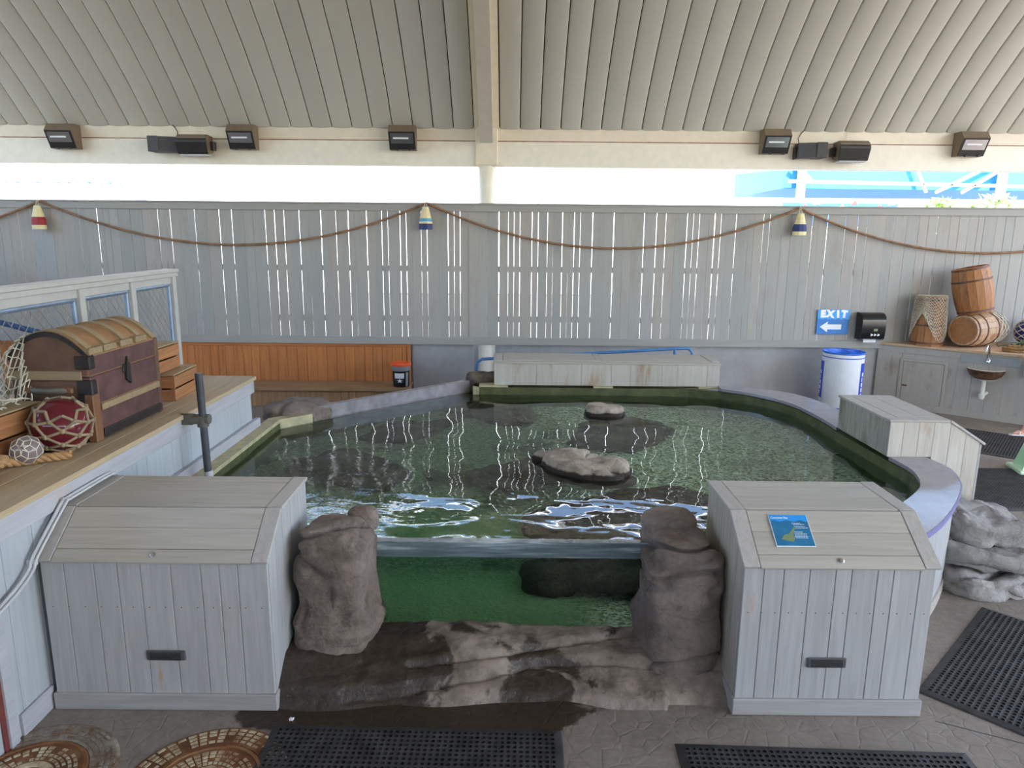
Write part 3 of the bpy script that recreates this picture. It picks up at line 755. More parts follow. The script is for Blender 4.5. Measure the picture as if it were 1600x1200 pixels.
#NEXT
# ------------------------------------------------------------------ rocks
def spow(a, e): return (abs(a) ** e) * (1 if a >= 0 else -1)
def rock(name, c, size, mat, label=None, seed=1, ex=.55, ez=.5, amp=.06, crack=.035, freq=2.2, nu=72, nv=44, zmin=None, taper=0., lean=(0, 0), group=None, cat='rock', rot=0., strata=0., parent=None, tilt=0.):
    """rounded block with ledges and cracks; c = centre, size = half extents"""
    off = Vector((seed * 7.3, seed * 3.1, seed * 1.7)); vs = []; fs = []
    s0 = max(size[0], size[1], size[2])
    for j in range(nv + 1):
        ph = -pi/2 + pi * j / nv
        for i in range(nu):
            th = 2 * pi * i / nu
            x = spow(cos(ph), ez) * spow(cos(th), ex); y = spow(cos(ph), ez) * spow(sin(th), ex); z = spow(sin(ph), ez)
            k = 1 - taper * z
            p = Vector((x * size[0] * k, y * size[1] * k, z * size[2]))
            n = Vector((x / size[0], y / size[1], z / size[2])).normalized()
            q = (p + off) * freq
            d = mnoise.fractal(q, 1.0, 2.0, 4) * amp
            w = mnoise.noise(q * .6 + Vector((3, 1, 7))) * .5
            ridge = abs(mnoise.noise(Vector((q.x * .5 + w, q.y * .5, q.z * 1.7 + w)) + Vector((9, 4, 2))))
            d -= crack * math.exp(-(ridge / .06) ** 2)
            if strata:
                f = ((p.z - .22 * p.x - .1 * p.y) / strata + w * 1.3) % 1.0
                d += (1 - abs(n.z)) * strata * (.7 if strata < .25 else .2) * ((f ** .7 if f < .86 else (1 - f) / .14) - .55)
            d += mnoise.fractal(q * 5, 1.0, 2.0, 3) * amp * .12
            p = p + n * d
            p.x += lean[0] * p.z; p.y += lean[1] * p.z
            vs.append(p)
    for j in range(nv):
        for i in range(nu):
            i2 = (i + 1) % nu; fs.append((j*nu + i, j*nu + i2, (j+1)*nu + i2, (j+1)*nu + i))
    mb = MB(); mb.add(vs, fs, Matrix.Translation(c) @ Matrix.Rotation(rot, 4, 'Z') @ Matrix.Rotation(tilt, 4, 'Y'))
    if zmin is not None:
        for p in mb.v: p.z = max(p.z, zmin)
    return mk(name, mb, mat, parent, label=label, cat=None if parent else cat, group=group, smooth='all')
pl1 = rock('rock_pillar', (-1.06, 4.0, .47), (.235, .25, .47), M['rock'], 'tall rounded brown rock pillar beside the box against the deck', 3, .55, .38, .05, .05, 2.6, 130, 120, zmin=0, taper=.07, strata=.3)
rock('rock_knob', (-.93, 4.21, .86), (.1, .08, .075), M['rock'], None, 5, .8, .7, .02, .01, 4, 32, 20, parent=pl1)
pl2 = rock('rock_pillar', (1.03, 3.98, .44), (.225, .25, .45), M['rock'], 'tall rounded brown rock pillar beside the box with the plaque', 8, .55, .36, .05, .055, 2.6, 130, 120, zmin=0, taper=.05, strata=.33)
rock('rock_knob', (.98, 4.19, .82), (.17, .13, .12), M['rock'], None, 9, .8, .7, .03, .02, 3.4, 40, 24, parent=pl2)
# sculpted ledge below the window: a terraced height field
vs = []; fs = []; NX, NY = 150, 62
def front(x): return 3.60 + .05 * sin(x * 2.1 + .6) + .05 * mnoise.noise(Vector((x * 2.2, 3, 1))) + (.06 if x > .3 else 0) * min(1, (x - .3) * 4 if x > .3 else 0) * -1 + (.05 if x > .9 else 0)
for j in range(NY + 1):
    for i in range(NX + 1):
        x = -1.31 + 2.58 * i / NX; y0 = front(x) - .02; y = y0 + (4.16 - y0) * j / NY
        s_ = (y - y0) / (4.16 - y0)
        wv = mnoise.fractal(Vector((x * 1.6, y * 2.5, 2.2)), 1, 2, 3)
        h = .17 * s_ ** .6 + .035 * wv - .05 * max(0, (s_ - .6)) 
        f = y - 3.72 - .16 * (x - .1) * .5 - .09 * sin(x * 2.4 + .8) + .05 * wv      # diagonal ledge seams
        h += .05 * (1 / (1 + math.exp(-f / .008)) - .5)
        h -= .03 * math.exp(-(f / .014) ** 2)
        f2 = y - 3.93 - .20 * (x - .4) + .05 * wv
        h += .035 * (1 / (1 + math.exp(-f2 / .01)) - .5) * (1 if x > -.4 else max(0, 1 + (x + .4) * 2)); h -= .028 * math.exp(-(f2 / .012) ** 2) * (1 if x > -.6 else .2)
        h += .012 * mnoise.fractal(Vector((x * 9, y * 9, 1)), 1, 2, 3)
        edge = min(1, s_ * 14) ** .5
        h = max(.0, (h + .045)) * edge
        lip = max(0, (s_ - .86) / .14); h = h * (1 - lip) + .088 * lip
        h += .1 * max(0, (abs(x) - .85)) * min(1, s_ * 3) * (1 - lip)
        vs.append((x, y, h if j else 0.))
for j in range(NY):
    for i in range(NX): a = j * (NX + 1) + i; fs.append((a, a + 1, a + NX + 2, a + NX + 1))
mk('rock_ledge', MB().add(vs, fs), M['ledgerock'], label='low damp sculpted rock ledge below the viewing window', cat='rock', smooth='all')
oc = thing('rock_outcrop', (3.75, 5.2, 0), 'layered pale grey rock outcrop beside the curved pool bench', 'rock')
for k, (c, sz, rt, tl_) in enumerate((((3.80, 5.42, .36), (.44, .36, .13), .1, .22), ((3.72, 5.24, .22), (.42, .40, .10), -.15, .12), ((3.62, 5.12, .08), (.34, .30, .12), .2, .02), ((3.98, 5.32, .10), (.30, .34, .15), .5, .1))):
    rock('slab', c, sz, M['rockgrey'], None, 12 + k * 3, .75, .42, .06, .045, 3.6, 110, 56, zmin=0, rot=rt, tilt=tl_, parent=oc)
rock('island_rock', (.64, 5.92, .60), (.44, .28, .15), M['rockpale'], 'large pale flat rock rising from the middle of the pool water', 15, .95, .3, .05, .03, 3.0, 110, 60, zmin=.06, rot=-.62, taper=.16)
rock('island_rock', (.33, 6.18, .575), (.17, .12, .13), M['rockpale'], 'small pale rock lobe touching the large island rock in the pool', 16, .9, .36, .035, .02, 4, 60, 36, zmin=.06, rot=-.3, taper=.2)
rock('island_rock', (1.07, 7.9, .595), (.24, .2, .15), M['rockpale'], 'small flat pale rock in the pool before the long back box', 18, .85, .3, .035, .025, 3.6, 70, 40, zmin=.06, taper=.14)
for k, (c, s_) in enumerate((((1.0, 5.3, .14), (.85, .5, .2)), ((.15, 6.25, .1), (.5, .35, .12)), ((1.2, 7.6, .1), (.7, .5, .12)), ((-1.08, 7.68, .11), (.68, .3, .14)), ((-.1, 8.3, .1), (.5, .4, .16)), ((-1.45, 6.35, .1), (.6, .45, .13)), ((2.5, 5.2, .09), (.4, .3, .1)))):
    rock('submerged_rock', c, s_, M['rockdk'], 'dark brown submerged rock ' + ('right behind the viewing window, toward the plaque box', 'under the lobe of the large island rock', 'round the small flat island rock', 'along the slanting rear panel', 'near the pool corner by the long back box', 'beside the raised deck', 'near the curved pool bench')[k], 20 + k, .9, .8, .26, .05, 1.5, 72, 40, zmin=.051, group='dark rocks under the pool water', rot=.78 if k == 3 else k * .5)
rock('corner_rock', (-2.36, 7.62, .70), (.36, .27, .14), M['rock'], 'low brown rock at the pool corner between the deck end and the slanted panel', 31, .7, .6, .04, .03, 3, 64, 36, zmin=.5, rot=.5)
mk('trim_rock_base', MB().box(-2.7, -2.2, 7.5, 7.95, 0, .62), M['concrete'], kind='structure')
rock('log_rock', (-.34, 9.16, .80), (.26, .14, .085), M['log'], 'dark weathered rock at the corner of the long back box', 33, .8, .6, .03, .02, 4, 48, 28, zmin=.7, rot=.2)

# ------------------------------------------------------------------ things on the eaves beam
floods = [(-6.84, 'before the red buoy'), (-4.12, 'beside the pair of left speakers'), (-1.69, 'by the column'), (3.96, 'above the blue banded buoy'), (6.93, 'above the barrels')]
flabs = ['bronze wedge floodlight on the eaves beam above the red banded buoy', 'bronze wedge floodlight on the eaves beam above the ramp railing end', 'bronze wedge floodlight on the eaves beam above the blue and navy buoy', 'bronze wedge floodlight on the eaves beam above the buoy with one blue band', 'bronze wedge floodlight on the eaves beam above the barrels']
for (xc, _), lab in zip(floods, flabs):
    zc = 4.09 - .004 * abs(xc); Mx = Matrix.Translation((xc, 11.42, zc))
    t_ = thing('floodlight', (xc, 11.42, zc - .17), lab, 'floodlight', 'floodlights on the beam')
    prof = [(0, .17), (-.19, .17), (-.27, .07), (-.14, -.18), (0, -.18)]
    mk('housing', MB().prism(prof, -.2, .2, 'x', Mx), M['bronze'], t_)
    a_ = Vector((-.27, .07)); b_ = Vector((-.14, -.18)); u = (b_ - a_).normalized(); nrm = Vector((-.25, -.13)).normalized()
    q0 = a_ + u * .025; q1 = a_ + u * .18; q2 = a_ + u * .275
    fy = lambda q, e: (q[0] + nrm[0] * e, q[1] + nrm[1] * e)
    fr_ = [fy(a_ + u * .004, 0), fy(a_ + u * .004, .012), fy(q2, .012), fy(q2, 0)]
    lens = [fy(q0, .0), fy(q0, .014), fy(q1, .014), fy(q1, 0)]
    d_ = mk('door_frame', MB().prism(fr_, -.195, .195, 'x', Mx), M['black'], t_)
    mk('lens', MB().prism(lens, -.17, .17, 'x', Mx), M['lens'], d_)
    tubec = a_ + u * .1 + nrm * .016
    mk('lamp_tube', MB().tube([(-.13, tubec[0], tubec[1]), (.1, tubec[0], tubec[1])], .012, 8, M=Mx), M['print'], t_)
    for xx in (-.1, .09): mk('latch', MB().cbox(xx, xx + .04, -.19, -.15, -.195, -.175, .004, Mx), M['black'], t_)
def horn(xc, zc, lab, flip):
    t_ = thing('horn_box', (xc, 11.3, zc - .12), lab, 'speaker', 'dark horn boxes')
    Mx = Matrix.Translation((xc, 11.42, zc)) @ Matrix.Diagonal((flip, 1, 1, 1))
    pts = [(-.2, 0), (-.2, -.2), (-.06, -.24), (.2, -.16), (.2, 0)]
    mk('housing', MB().prism(pts, -.12, .1, 'z', Mx), M['dgrey'], t_)
    mk('front_plate', MB().cbox(-.205, -.05, -.255, -.24, -.125, .105, .006, Mx), M['black'], t_)
    mk('bracket', MB().cbox(.2, .22, -.1, 0, -.13, .05, .005, Mx), M['black'], t_)
    mk('cable', MB().tube([(.16, -.06, .1), (.17, -.03, .18), (.13, -.02, .25), (.08, -.01, .3)], .007, 6, M=Mx), M['black'], t_)
def speaker(xc, zc, lab, flip):
    t_ = thing('wall_speaker', (xc, 11.3, zc - .16), lab, 'speaker', 'rounded loudspeakers')
    Mx = Matrix.Translation((xc, 11.42, zc)) @ Matrix.Diagonal((flip, 1, 1, 1))
    prof = [(-.02, .14), (-.22, .15), (-.29, .11), (-.30, .04), (-.24, -.14), (-.02, -.1)]
    mk('cabinet', MB().prism(prof, -.22, .22, 'x', Mx), M['bronze'], t_)
    gp = [(-.285, .10), (-.312, .06), (-.314, .03), (-.25, -.135), (-.235, -.13), (-.28, .09)]
    mk('grille', MB().prism(gp, -.225, .225, 'x', Mx), M['black'], t_)
    mk('lower_trim', MB().cbox(-.2, .2, -.25, -.06, -.155, -.14, .003, Mx), M['conduit'], t_)
    mk('bracket', MB().cbox(-.28, -.22, -.14, -.04, -.07, .06, .006, Mx), M['black'], t_)
    mk('cable', MB().tube([(-.03, -.03, .14), (-.02, -.02, .22), (-.02, -.01, .3)], .006, 6, M=Mx), M['cream'], t_)
horn(-5.31, 3.96, 'dark grey horn box on the eaves beam on the ramp side', 1)
speaker(-4.84, 3.94, 'bronze rounded loudspeaker on the eaves beam on the ramp side', -1)
horn(4.51, 3.95, 'dark grey horn box on the eaves beam near the blue banded buoy', -1)
speaker(5.11, 3.93, 'bronze rounded loudspeaker on the eaves beam above the EXIT sign', 1)

# ------------------------------------------------------------------ rope garland and buoys
def strands(path, R, r, turns, n=6):
    """three-strand laid rope along a path of Vectors"""
    mb = MB(); m = len(path); L = 0.; cum = [0.]
    for i in range(1, m): L += (path[i] - path[i-1]).length; cum.append(L)
    ups = []; up = None
    for i in range(m):
        t = (path[min(i+1, m-1)] - path[max(i-1, 0)]).normalized()
        if up is None: up = Vector((0, 0, 1)) if abs(t.z) < .9 else Vector((0, 1, 0))
        up = (up - t * up.dot(t)).normalized(); ups.append((up.copy(), t.cross(up)))
    for k in range(3):
        pts = []
        for i in range(m):
            a = 2 * pi * (k / 3 + turns * cum[i] / L); u, s_ = ups[i]
            pts.append(path[i] + (u * cos(a) + s_ * sin(a)) * r)
        mb.tube(pts, R, n)
    return mb
pk = [(-13.35, 3.08), (-7.31, 3.10), (-1.34, 3.12), (4.41, 3.09), (10.2, 3.07)]
gl_ = ['brown rope swag running from the red banded buoy toward the ramp end', 'brown rope swag hung between the red banded buoy and the navy-footed buoy', 'brown rope swag hung between the navy-footed buoy and the buoy with one blue band', 'brown rope swag hung from the buoy with one blue band over the barrels']
for (a, b), lab in zip(zip(pk[:-1], pk[1:]), gl_):
    path = []
    x0 = max(a[0], -10.4); n = 230
    for i in range(n + 1):
        x = x0 + (b[0] - x0) * i / n; u = (x - a[0]) / (b[0] - a[0])
        z = a[1] + (b[1] - a[1]) * u - .645 * 4 * u * (1 - u)
        path.append(Vector((x, 11.262 - .03 * (1 if 0 else 0), z)))
    mk('rope_swag', strands(path, .0115, .0105, (b[0] - x0) / .11, 5), M['ropebr'], label=lab, cat='rope', group='rope swags on the fence', smooth='all')
def buoy(xc, ztop, bands, lab):
    t_ = thing('wooden_buoy', (xc, 11.21, ztop - .36), lab, 'buoy', 'wooden buoys on the fence')
    def w(z): return .045 + (.098 - .045) * min(1, (ztop - z) / .22)
    z = ztop
    for zl, m_ in bands:
        z1 = ztop - zl; zs = [z, z1] if not (z > ztop - .22 > z1) else [z, ztop - .22, z1]
        for za, zb in zip(zs[:-1], zs[1:]):
            a, b = w(za), w(zb); mb = MB(); c8 = lambda r: [(r, .35*r), (.35*r, r), (-.35*r, r), (-r, .35*r), (-r, -.35*r), (-.35*r, -r), (.35*r, -r), (r, -.35*r)]
            vs = [(xc + p[0], 11.20 + p[1] * .8, zb) for p in c8(b)] + [(xc + p[0], 11.20 + p[1] * .8, za) for p in c8(a)]
            fs = [list(range(8))[::-1], list(range(8, 16))] + [(i, (i+1) % 8, 8 + (i+1) % 8, 8 + i) for i in range(8)]
            mk('painted_band', mb.add(vs, fs), M[m_], t_)
        z = z1
    mk('hanging_cord', MB().tube([(xc - .02, 11.2, ztop - .01), (xc - .012, 11.22, ztop + .07), (xc, 11.262, ztop + .12), (xc + .012, 11.22, ztop + .07), (xc + .02, 11.2, ztop - .01)], .005, 6), M['netpale'], t_)
buoy(-7.31, 3.03, [(.17, 'buoycream'), (.29, 'buoyred'), (.355, 'buoycream')], 'cream wooden buoy with a red band hanging on the fence')
buoy(-1.35, 3.06, [(.17, 'buoycream'), (.22, 'buoysky'), (.25, 'buoycream'), (.34, 'buoynavy')], 'cream wooden buoy with sky blue band and navy foot hanging on the fence')
buoy(4.41, 3.01, [(.16, 'buoycream'), (.27, 'buoynavy'), (.325, 'buoycream')], 'cream wooden buoy with one dark blue band hanging on the fence')

# ------------------------------------------------------------------ lettering helper
def text_mb(s_, size, depth=.002, bold=0., Mx=None, align='CENTER'):
    cu = bpy.data.curves.new('t', 'FONT'); cu.body = s_; cu.size = size; cu.extrude = depth; cu.offset = bold; cu.align_x = align; cu.align_y = 'CENTER'; cu.resolution_u = 3
    ob = bpy.data.objects.new('t', cu); COL.objects.link(ob); bpy.context.view_layer.update()
    me = bpy.data.meshes.new_from_object(ob.evaluated_get(bpy.context.evaluated_depsgraph_get()))
    mb = MB(); mb.add([v.co.copy() for v in me.vertices], [list(p.vertices) for p in me.polygons], Mx)
    bpy.data.objects.remove(ob); bpy.data.curves.remove(cu); bpy.data.meshes.remove(me); return mb
FACE = lambda x, y, z: frame((x, y, z), (1, 0, 0), (0, 0, 1), (0, -1, 0))    # letters facing the visitor

# EXIT sign
t_ = thing('exit_sign', (5.1, 11.29, 1.14), 'blue EXIT sign with white arrow on the fence', 'sign')
mk('panel', MB().cbox(4.85, 5.36, 11.28, 11.288, 1.14, 1.535, .002), M['signblue'], t_)
top = [(4.85, 1.535)] + [(4.85 + .51 * i / 24, 1.385 + .008 * sin(i * 1.3)) for i in range(25)] + [(5.36, 1.535)]
mk('wave_band', MB().prism(top, 11.278, 11.2805, 'y'), M['signsky'], t_)
for i, ch in enumerate('EXIT'):
    F = FACE(4.935 + i * .112 + (.012 if i > 1 else 0) - (.012 if i > 2 else 0), 11.277, 1.462) @ Matrix.Rotation((.05, -.1, .08, -.06)[i], 4, 'Z')
    mk('letter', text_mb(ch, .145, .001, .012, F), M['print'], t_)
arrow = [(4.90, 1.26), (5.02, 1.345), (5.02, 1.3), (5.24, 1.3), (5.24, 1.22), (5.02, 1.22), (5.02, 1.175)]
mk('arrow', MB().prism(arrow, 11.2765, 11.2795, 'y'), M['print'], t_)

# paper towel dispenser
t_ = thing('towel_dispenser', (5.66, 11.25, 1.08), 'black paper towel dispenser on the fence beside the EXIT sign', 'dispenser')
prof = [(0, .42), (-.12, .42), (-.2, .36), (-.225, .22), (-.2, .02), (-.16, 0), (0, 0)]
prof = [(0, .42), (-.08, .42)] + [(-.08 - .14 * sin(a), .30 + .12 * cos(a)) for a in [radians(k * 9) for k in range(1, 11)]] + [(-.222, .2), (-.215, .1), (-.2, .02), (-.16, 0), (0, 0)]
mk('cover', MB().prism(prof, -.185, .185, 'x', Matrix.Translation((5.66, 11.29, 1.08))), M['blackg'], t_, smooth=True)
mk('paper', MB().cbox(5.56, 5.76, 11.17, 11.18, 1.03, 1.085, .002), M['print'], t_)
mk('window_label', MB().cbox(5.66, 5.72, 11.068, 11.08, 1.22, 1.26, .002), M['ray'], t_)
mk('hand_print', text_mb('> > >', .06, .001, .004, FACE(5.69, 11.072, 1.16)), M['print'], t_)
mk('logo_plate', MB().cbox(5.66, 5.71, 11.066, 11.076, 1.325, 1.34, .001), M['dgrey'], t_)

# trash barrel
bc = (5.1, 10.8); Tb = Matrix.Translation((bc[0], bc[1], 0))
t_ = thing('trash_barrel', (*bc, 0), 'white trash barrel with blue bag liner and blue bands', 'trash can')
mk('drum', MB().lathe([(.29, .0), (.3, .04), (.295, .3), (.3, .31), (.3, .92), (.285, .92), (.28, .2)], 40, Tb, capt=False), M['white'], t_, smooth=True)
for z0, z1, m_ in ((.02, .035, 'blue'), (.07, .105, 'blue'), (.86, .875, 'blue')):
    mk('band', MB().lathe([(.3, z0), (.3055, z0 + .003), (.3055, z1 - .003), (.3, z1)], 40, Tb, capb=False, capt=False), M[m_], t_, smooth=True)
mk('bag_liner', MB().lathe([(.303, .925), (.309, .94), (.302, .948), (.288, .944), (.27, .8), (.24, .5), (.0, .45)], 40, Tb, capb=False, scal=lambda a, z: 1 + .008 * sin(a * 9) * (z < .93)), M['bluebag'], t_, smooth=True)
for a0, a1 in ((radians(157), radians(186)), (radians(303), radians(331))):
    pn = mk('side_panel', MB().lathe([(.3005, .22), (.3025, .222), (.3025, .79), (.3005, .792)], 8, Tb, a0, a1, False, False), M['blue'], t_)
    for z in (.3, .38, .46, .54, .62):
        aa = (a0 + a1) / 2; mk('white_figure', MB().lathe([(.3035, z - .03), (.3035, z + .028)], 3, Tb, aa - .09, aa + .09 * (1 if int(z * 100) % 3 else .2), False, False), M['print'], pn)
mk('letter', text_mb('C', .05, .001, 0, frame((bc[0] + .03, bc[1] - .3045, .15), (1, 0, 0), (0, 0, 1), (0, -1, 0))), M['printdk'], t_)

# ------------------------------------------------------------------ sink counter set at an angle
CA = Vector((5.9, 11.33, 0)); cd = Vector((.76, -.65, 0)).normalized(); cn = Vector((cd.y, -cd.x, 0))   # cn points to the visitor
CF = frame(CA, cd, -cn, (0, 0, 1))      # local x along the front, y into the counter
CL = 3.5
t_ = thing('sink_counter', CA, 'grey painted corner counter with cupboard door and wooden top under the barrels', 'counter')
x = 0; r = random.Random(6)
while x < CL:
    w_ = min(r.choice((.2, .28, .36)), CL - x)
    if not (.36 < x + w_/2 < .99): mk('front_board', MB().cbox(x, x + w_ - .003, 0, .02, .0, .98, .002, CF), M['counter'], t_)
    else: mk('front_board', MB().box(x, x + w_, .006, .02, .0, .98, CF), M['counter'], t_)
    x += w_
mk('top_fascia', MB().cbox(0, CL, -.012, 0, .88, .985, .003, CF), M['counter'], t_)
mk('toe_board', MB().cbox(.0, CL, -.01, 0, 0, .1, .003, CF), M['counter'], t_)
E_ = CA + cd * CL
poly = [(5.86, 11.30), tuple((CA + cn * .03)[:2]), tuple((E_ + cn * .03)[:2]), (E_.x, 11.30)]
mk('worktop', MB().prism(poly, .985, 1.02, 'z'), M['countertop'], t_)
for za, zb, xa, xb in ((.76, .8, .34, 1.0), (.0, .76, .34, .385), (.0, .76, .955, 1.0)):
    mk('door_frame', MB().cbox(xa, xb, -.014, .006, max(za, .1), zb, .003, CF), M['counter'], t_)
dr = mk('door', MB().cbox(.39, .95, -.008, .006, .1, .755, .004, CF), M['counter'], t_)
mk('latch', MB().cbox(.4, .47, -.024, -.008, .36, .385, .004, CF), M['hoop'], dr)
mk('splash_panel', MB().cbox(1.15, 1.9, -.022, -.012, .825, .95, .002, CF), M['steel'], t_)
mk('side_panel', MB().cbox(1.93, 2.5, -.022, -.012, .7, .93, .002, CF), M['steel'], t_)
t_ = thing('shell_basin', CF @ Vector((1.49, -.14, .6)), 'small brown shell-clad wall basin with white bowl under the faucet', 'sink')
Bm = CF @ Matrix.Translation((1.49, -.012, 0)) @ Matrix.Diagonal((1, -1.05, 1, 1))
def scall(a, z): return 1 + .03 * abs(sin(a * 7))
mk('shell_bowl', MB().lathe([(.05, .60), (.13, .62), (.2, .67), (.235, .74), (.24, .765)], 42, Bm, 0, pi, scal=scall), M['shell'], t_, smooth=True)
mk('white_bowl', MB().lathe([(.243, .768), (.225, .775), (.2, .74), (.1, .68), (.001, .67)], 42, Bm, 0, pi, scal=scall), M['ceramic'], t_, smooth=True)
mk('trim_line', MB().lathe([(.128, .617), (.15, .622), (.14, .608)], 42, Bm, 0, pi), M['ceramic'], t_)
mk('drain_pipe', MB().tube([CF @ Vector(p) for p in ((1.49, -.1, .62), (1.49, -.1, .42), (1.485, -.1, .38))], .03, 14), M['ceramic'], t_, smooth=True)
mk('trap', MB().lathe([(.0, -.06), (.03, -.05), (.042, -.02), (.042, .03), (.036, .035)], 14, CF @ Matrix.Translation((1.485, -.1, .37))), M['ceramic'], t_, smooth=True)
mk('trap_arm', MB().tube([CF @ Vector(p) for p in ((1.485, -.1, .39), (1.52, -.05, .40), (1.53, .0, .41))], .025, 10), M['ceramic'], t_, smooth=True)
t_ = thing('faucet', CF @ Vector((1.5, -.03, .86)), 'chrome gooseneck faucet on the panel above the shell basin', 'faucet')
mk('spout', MB().tube([CF @ Vector(p) for p in ((1.5, -.022, .9), (1.5, -.03, 1.0), (1.495, -.05, 1.09), (1.48, -.1, 1.12), (1.47, -.15, 1.09), (1.47, -.16, 1.04))], .014, 10), M['chrome'], t_, smooth=True)
mk('base', MB().lathe([(.035, -.03), (.04, 0), (.03, .03), (.016, .05)], 14, CF @ Matrix.Translation((1.5, -.04, .88))), M['chrome'], t_, smooth=True)

# ------------------------------------------------------------------ barrels on the counter
def barrel(name, Mx, r0, r1, r2, H, mat, label, ns=16, hoops=(), head=True, base=True):
    """staves with radii r0 (bottom) r1 (belly) r2 (top)"""
    t_ = thing(name, Mx @ Vector((0, 0, 0)), label, 'barrel', 'old wooden barrels')
    def rad(u): return r0 * (1-u) * (1-2*u) + r1 * 4 * u * (1-u) + r2 * u * (2*u-1)
    nz = 8
    for k in range(ns):
        a0 = 2*pi*k/ns + .006; a1 = 2*pi*(k+1)/ns - .006; vs = []; fs = []
        for i in range(nz + 1):
            u = i / nz; R_ = rad(u); z = H * u
            for rr in (R_, R_ - .02):
                for a in (a0, a1): vs.append((rr * cos(a), rr * sin(a), z))
        for i in range(nz):
            b = i * 4; fs += [(b, b+1, b+5, b+4), (b+2, b+6, b+7, b+3), (b, b+4, b+6, b+2), (b+1, b+3, b+7, b+5)]
        e = nz * 4; fs += [(0, 2, 3, 1), (e, e+1, e+3, e+2)]
        mk('stave', MB().add(vs, fs, Mx), mat, t_)
    for u in hoops:
        R_ = rad(u); mk('hoop', MB().lathe([(R_ - .002, H*u - .014), (R_ + .005, H*u - .012), (R_ + .005, H*u + .012), (R_ - .002, H*u + .014)], 28, Mx, capb=False, capt=False), M['hoop'], t_, smooth=True)
    if head: mk('head', MB().lathe([(rad(.96) - .018, H*.955), (rad(.96) - .018, H*.97)], 28, Mx), M['barrelhead'], t_)
    if base: mk('head', MB().lathe([(rad(.04) - .018, H*.03), (rad(.04) - .018, H*.045)], 28, Mx), M['barrelhead'], t_)
    return t_
B1 = Matrix.Translation((6.49, 11.05, 1.02))
barrel('wooden_bucket', B1, .23, .225, .205, .76, M['barrel'], 'upright tapered wooden keg draped with a pale net on the counter', 14, (.06, .42, .93))
ax = Vector((.92, -.22, 0)).normalized(); zz_ = ax; xx_ = Vector((0, 0, 1)); yy_ = zz_.cross(xx_)
ax = Vector((.80, .42, .02)).normalized(); yy_ = ax.cross(Vector((0, 0, 1))).normalized(); xx_ = yy_.cross(ax)
B2o = Vector((6.84, 10.74, 1.285))
B2 = frame(B2o, xx_, yy_, ax)
barrel('lying_barrel', B2, .225, .265, .225, .72, M['barrelw'], 'worn wooden barrel lying on its side on the counter', 18, (.07, .3, .7, .93))
tl = Matrix.Translation((7.08, 10.86, 1.545)) @ Matrix.Rotation(radians(-12), 4, 'Y') @ Matrix.Rotation(radians(-5), 4, 'X')
barrel('tilted_barrel', tl, .235, .275, .24, .70, M['barrel'], 'brown wooden barrel tilted on top of the lying barrel', 16, (.06, .72, .97))

# nets
def net(name, Sf, nu, nv, r, mat, label, cat='net', closed=False, parent=None, wob=0., seed=1, n=4, sub=2):
    """diamond mesh laid on a surface Sf(u,v)"""
    mb = MB(); rr = random.Random(seed); jit = {}
    def P(i, j):
        ii = i % (2 * nu) if closed else i
        if (ii, j) not in jit: jit[(ii, j)] = (rr.uniform(-wob, wob), rr.uniform(-wob, wob))
        a, b = jit[(ii, j)]; return Vector(Sf((i / (2 * nu)) + a, max(0, min(1, j / (2 * nv) + b))))
    for sg in (1, -1):
        for s0 in range(-2*nv if True else 0, 2*nu + 2*nv, 2):
            pts = []
            for j in range(2 * nv + 1):
                i = s0 + sg * j
                if closed or 0 <= i <= 2 * nu: pts.append(P(i, j))
                elif len(pts) > 1: mb.tube(pts, r, n); pts = []
                else: pts = []
            if closed and not (0 <= s0 < 2 * nu): continue
            if len(pts) > 1: mb.tube(pts, r, n)
    return mk(name, mb, mat, parent, label=label, cat=cat if parent is None else None, smooth='all')
def S_keg(u, v):     # draped over the keg
    a = radians(150 + 230 * u); 
    if v < .2:
        q = v / .2; R_ = .21 * q + .01; return (6.49 + R_ * cos(a), 11.05 + R_ * sin(a), 1.795)
    q = (v - .2) / .8; low = .35 + .6 * abs(cos(u * pi * 1.6 + .1)) ** 1.2
    R_ = .222 + .03 * q; return (6.49 + R_ * cos(a), 11.05 + R_ * sin(a), 1.785 - .74 * q * low)
net('fishing_net', S_keg, 17, 15, .0035, M['netpale'], 'pale fine fishing net draped over the upright keg', wob=.008)
def S_end(u, v):
    a = 2 * pi * u; z = .5 + .3 * v; R_ = (.262 - .03 * v) + .012; return B2 @ Vector((R_ * cos(a), R_ * sin(a), z))
net('fishing_net', S_end, 11, 3, .006, M['netpale'], 'coarse pale net wrapped round the end of the lying barrel', closed=True, wob=.01)
